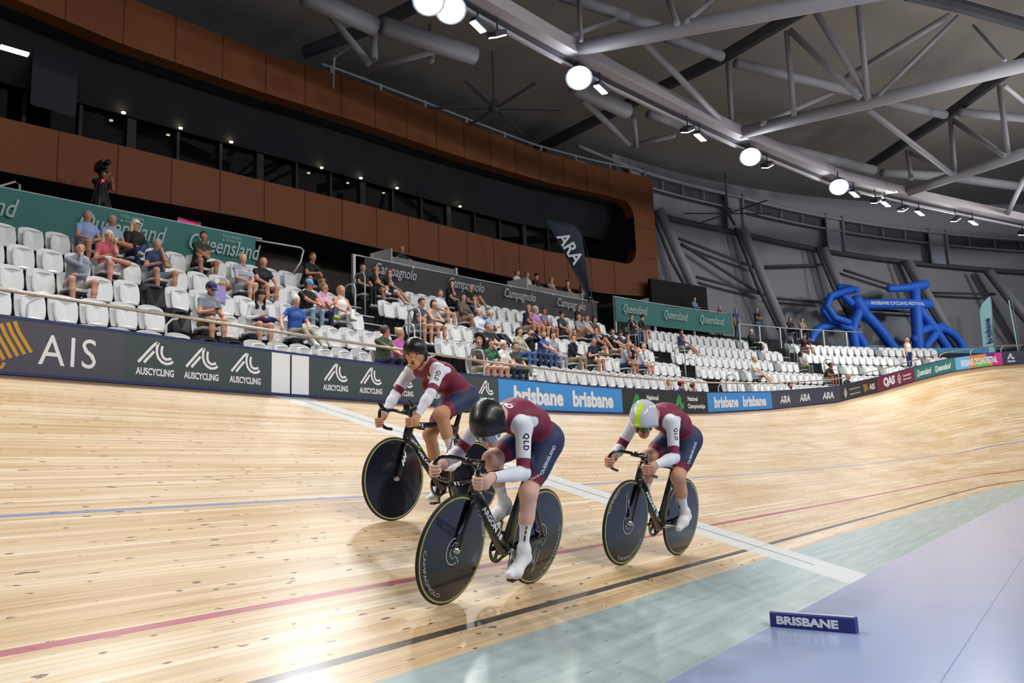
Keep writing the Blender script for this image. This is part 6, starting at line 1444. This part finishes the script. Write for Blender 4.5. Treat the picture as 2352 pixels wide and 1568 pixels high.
# camera operator on the upper walkway
p,n=scurve(1.35,6.0); zc1=7.0
e,A,H=stand_at(1.2,6.1,6.75,'camera operator in black tee and cap standing above the teal banner',shirt='#141519',pants='#15161a',hair='short',hc='#1d1815',cap='#15161a',arms='camera',yaw=-.9,h=.014,skin='#a86f52')
M=e.matrix_world; cm=empty('video_camera',mtx=M@Matrix.Translation((-.22,-.45,0))); tag(cm,'broadcast video camera on a black tripod beside the operator','camera')
VC=mat('camera_black','#0c0d10',rough=.4)
MB().box((0,0,1.62),(.16,.34,.17)).box((0,.02,1.74),(.05,.2,.05)).build('body',VC,cm); MB().cyl((0,-.17,1.62),(0,-.36,1.62),.06,14).build('lens',VC,cm,smooth=True); MB().box((.12,.08,1.66),(.08,.10,.08)).build('viewfinder',VC,cm); MB().box((0,.2,1.6),(.13,.1,.15)).build('battery',VC,cm); MB().tube([(.03,.05,1.5),(.16,.28,1.32)],.012,6).build('pan_handle',VC,cm)
for a in (0,2.1,4.2): MB().tube([(0,0,1.5),(.45*math.cos(a),.45*math.sin(a),.0)],.02,6).build('tripod_leg',VC,cm)
MB().box((.02,-.05,1.25),(.05,.05,.05)).build('tally_lamp',mat('tally_red','#e03048',emit='#ff2b50',estr=1.),cm)
# small belongings
def thing_at(k,X,name,lab,cat,mb,m,dx=0,dy=0,dz=0,smooth=True):
    M_=frame_at(k,X) if not isinstance(k,str) else next(M for l,M in PEOPLE if k in l)
    e=empty(name,mtx=M_@Matrix.Translation((dx,dy,dz))); o=mb.build('body',m,e,smooth=smooth); tag(e,lab,cat); return e
thing_at('girl with long dark hair',0,'jacket','dark purple jacket folded over the lap of the girl with long hair','jacket',MB().sphere((0,0,0),(.26,.13,.055),16,8).sphere((.12,-.03,.03),(.16,.1,.05),12,6),mat('jacket_purple','#3a3560',rough=.8),dx=.12,dy=-.42,dz=-.13)
e=thing_at('white striped tee',0,'handbag','tan leather handbag on the seat beside the woman in stripes','bag',MB().sphere((0,0,0),(.19,.13,.09),14,8),mat('leather_tan','#a8743a',rough=.45),dx=-.48,dy=-.28,dz=-.33); MB().tube([(-.12,0,.05),(-.06,.02,.14),(.05,.02,.15),(.12,0,.05)],.008,6).build('strap',mat('leather_strap','#7a5228'),e)
e=thing_at(3,1.75,'backpack','lilac backpack standing behind the man in the navy cap','bag',MB().box((0,0,0),(.30,.16,.40)).box((0,-.09,-.06),(.22,.05,.2)),mat('fabric_lilac','#a99bd8',rough=.8),dy=-.17,dz=-.1,smooth=False); MB().tube([(-.05,.02,.2),(0,.02,.25),(.05,.02,.2)],.01,6).build('handle',MATS['fabric_lilac'],e)
thing_at('navy cap and grey tee',0,'phone','small black phone held by the man in the navy cap','phone',MB().box((0,0,0),(.075,.15,.01)),mat('phone_black','#101014',rough=.2),dy=-.62,dz=-.055,smooth=False)
e=thing_at('long white hair, red',0,'cup','pale yellow drink cup held by the white haired woman','cup',MB().tube([(0,0,0),(0,0,.11)],[.032,.043],14),mat('cup_yellow','#c4b87a',rough=.4),dx=.05,dy=-.45,dz=.2); MB().cyl((0,0,.111),(0,0,.118),.046,14).build('lid',mat('lid_cream','#e2dcc8'),e)
thing_at('eating from a brown box',0,'food_box','brown cardboard food box on the lap of the bearded man in navy','box',MB().box((0,0,0),(.14,.12,.07)),mat('card_brown','#b59363',rough=.8),dx=.1,dy=-.5,dz=-.1,smooth=False)
thing_at('holding a folded brown bag',0,'folded_bag','brown paper bag on the knees of the man in navy polo','bag',MB().box((0,0,0),(.36,.22,.05)),mat('bag_khaki','#8f7c50',rough=.8),dx=.1,dy=-.75,dz=-.1,smooth=False)
thing_at('green cardigan',0,'snack_box','white snack box on the lap of the woman in green','box',MB().box((0,0,0),(.24,.16,.08)),mat('box_white','#e9eaec',rough=.5),dy=-.45,dz=-.14,smooth=False)
thing_at('raising a small camera',0,'compact_camera','small black camera held up by the man in the black jumper','camera',MB().box((0,0,0),(.12,.05,.07)).cyl((0,-.02,0),(0,-.08,0),.026,12),VC,dy=-.45,dz=.40,smooth=False)
thing_at('with floral bag',0,'floral_bag','black and white floral bag beside the woman in the white cap','bag',MB().sphere((0,0,0),(.28,.2,.14),14,8),mat('floral','#8a8a88',rough=.8,noise=(9,.9)),dx=.5,dy=-.3,dz=-.3)
thing_at('with floral bag',0,'cushion','salmon pink cushion under the floral bag','cushion',MB().sphere((0,0,0),(.22,.2,.07),14,8),mat('salmon','#d9827c',rough=.8),dx=.5,dy=-.34,dz=-.36)
o=MB().cyl((0,0,0),(0,0,.03),.33,20).cyl((0,0,0),(0,0,-.8),.03,8).cyl((0,0,-.8),(0,0,-.83),.22,16).build('high_table',DW); p,n=scurve(29.3,5.9); o.location=(p.x,p.y,zc(29.3)+1.45); tag(o,'round white topped high table on the concourse','table')
# black seats among the white ones
for k,X in ((3,.55),(2,.42),(1,.46),(1,.95)):
    q=nearest_seat(k,X); SEATCOL[q]='k'
SEATDOWN.add(nearest_seat(5,5.5))

pl=MB(); Xs_=[26.6+.6*i for i in range(15)]
for a_,b_ in zip(Xs_[:-1],Xs_[1:]):
    P_=[scurve(a_,5.3)[0],scurve(b_,5.3)[0],scurve(b_,7.6)[0],scurve(a_,7.6)[0]]; Z_=[zc(a_)+.6,zc(b_)+.6,zc(b_)+.6,zc(a_)+.6]
    for p_,z_ in zip(P_,Z_): p_.z=z_
    pl.quad(*P_); Q_=[P_[0].copy(),P_[1].copy()]; 
    for q_ in Q_: q_.z-=.62
    pl.quad(P_[0],P_[1],Q_[1],Q_[0])
struct(pl.build('floor_platform',BLACKC))
build_seats()
# roof lining is brightened by added upward fill lamps, set up below
# ================= camera, light =================
cam=bpy.data.cameras.new('camera'); co=bpy.data.objects.new('camera',cam); COL.objects.link(co); SC.camera=co
cam.sensor_width=36; cam.lens=1907.076/2352*36; cam.clip_end=300
yw,pt,rl=0.973320345034908,0.1628847919882157,-0.036913535724225975
fw=Vector((math.sin(yw)*math.cos(pt),math.cos(yw)*math.cos(pt),math.sin(pt))); rt=fw.cross(Vector((0,0,1))).normalized(); up=rt.cross(fw)
r2=rt*math.cos(rl)+up*math.sin(rl); u2=-rt*math.sin(rl)+up*math.cos(rl)
co.matrix_world=Matrix(((r2.x,u2.x,-fw.x,CAMP.x),(r2.y,u2.y,-fw.y,CAMP.y),(r2.z,u2.z,-fw.z,CAMP.z),(0,0,0,1)))
w=bpy.data.worlds.new('world'); SC.world=w; w.use_nodes=True; w.node_tree.nodes['Background'].inputs[0].default_value=(.75,.82,1,1); w.node_tree.nodes['Background'].inputs[1].default_value=.10
PW_=320
for i,p in enumerate(LAMPB): lamp_light(Vector(p)+Vector((0,-.1,-.3)),PW_*.8,.8,(p[0],1.5,0),spread=2.1)
for x in (-14,-9,-4,1.5,18,34): lamp_light((x,9.6 if x<8 else 9.6-(x-8)*.22,13.0),PW_,1.0,(x,3.5,0),spread=2.1)
for q in ((34,4,13),(39,2.5,13)): lamp_light(q,PW_*.5,2.2,(q[0]-9,0,2),spread=2.9)
for q in ((28,-16,12),(40,-14,12)): lamp_light(q,PW_*.9,2.,(q[0]+8,9,9),spread=1.6)  # fill lamps added to brighten the far wall
for x in (-12,-6,0,7,15,24,34): lamp_light((x,-13.5,13.2),PW_*1.3,1.2,(x,3.6,1),spread=2.25)
SC.view_settings.view_transform='Standard'; SC.view_settings.look='None'; SC.view_settings.exposure=0.; SC.view_settings.gamma=1
for x,y in ((6,-8),(24,-4),(38,-3)):  # fill lamps added under the roof, facing up to brighten its lining
    l=bpy.data.lights.new('roof_fill','AREA'); l.energy=200; l.size=6; l.color=(1,.96,.92); l.spread=2.6; o=bpy.data.objects.new('roof_fill',l); COL.objects.link(o); o.location=(x,y,11.5); o.rotation_euler=(PI,0,0)

for X in (3,9,15,21):
    p,n=scurve(X,7.8); l=bpy.data.lights.new('soffit_light','AREA'); l.energy=34; l.size=1.2; l.color=(1,.93,.82); o=bpy.data.objects.new('soffit_light',l); COL.objects.link(o); o.location=(p.x,p.y,tb(X,LB)-.12)
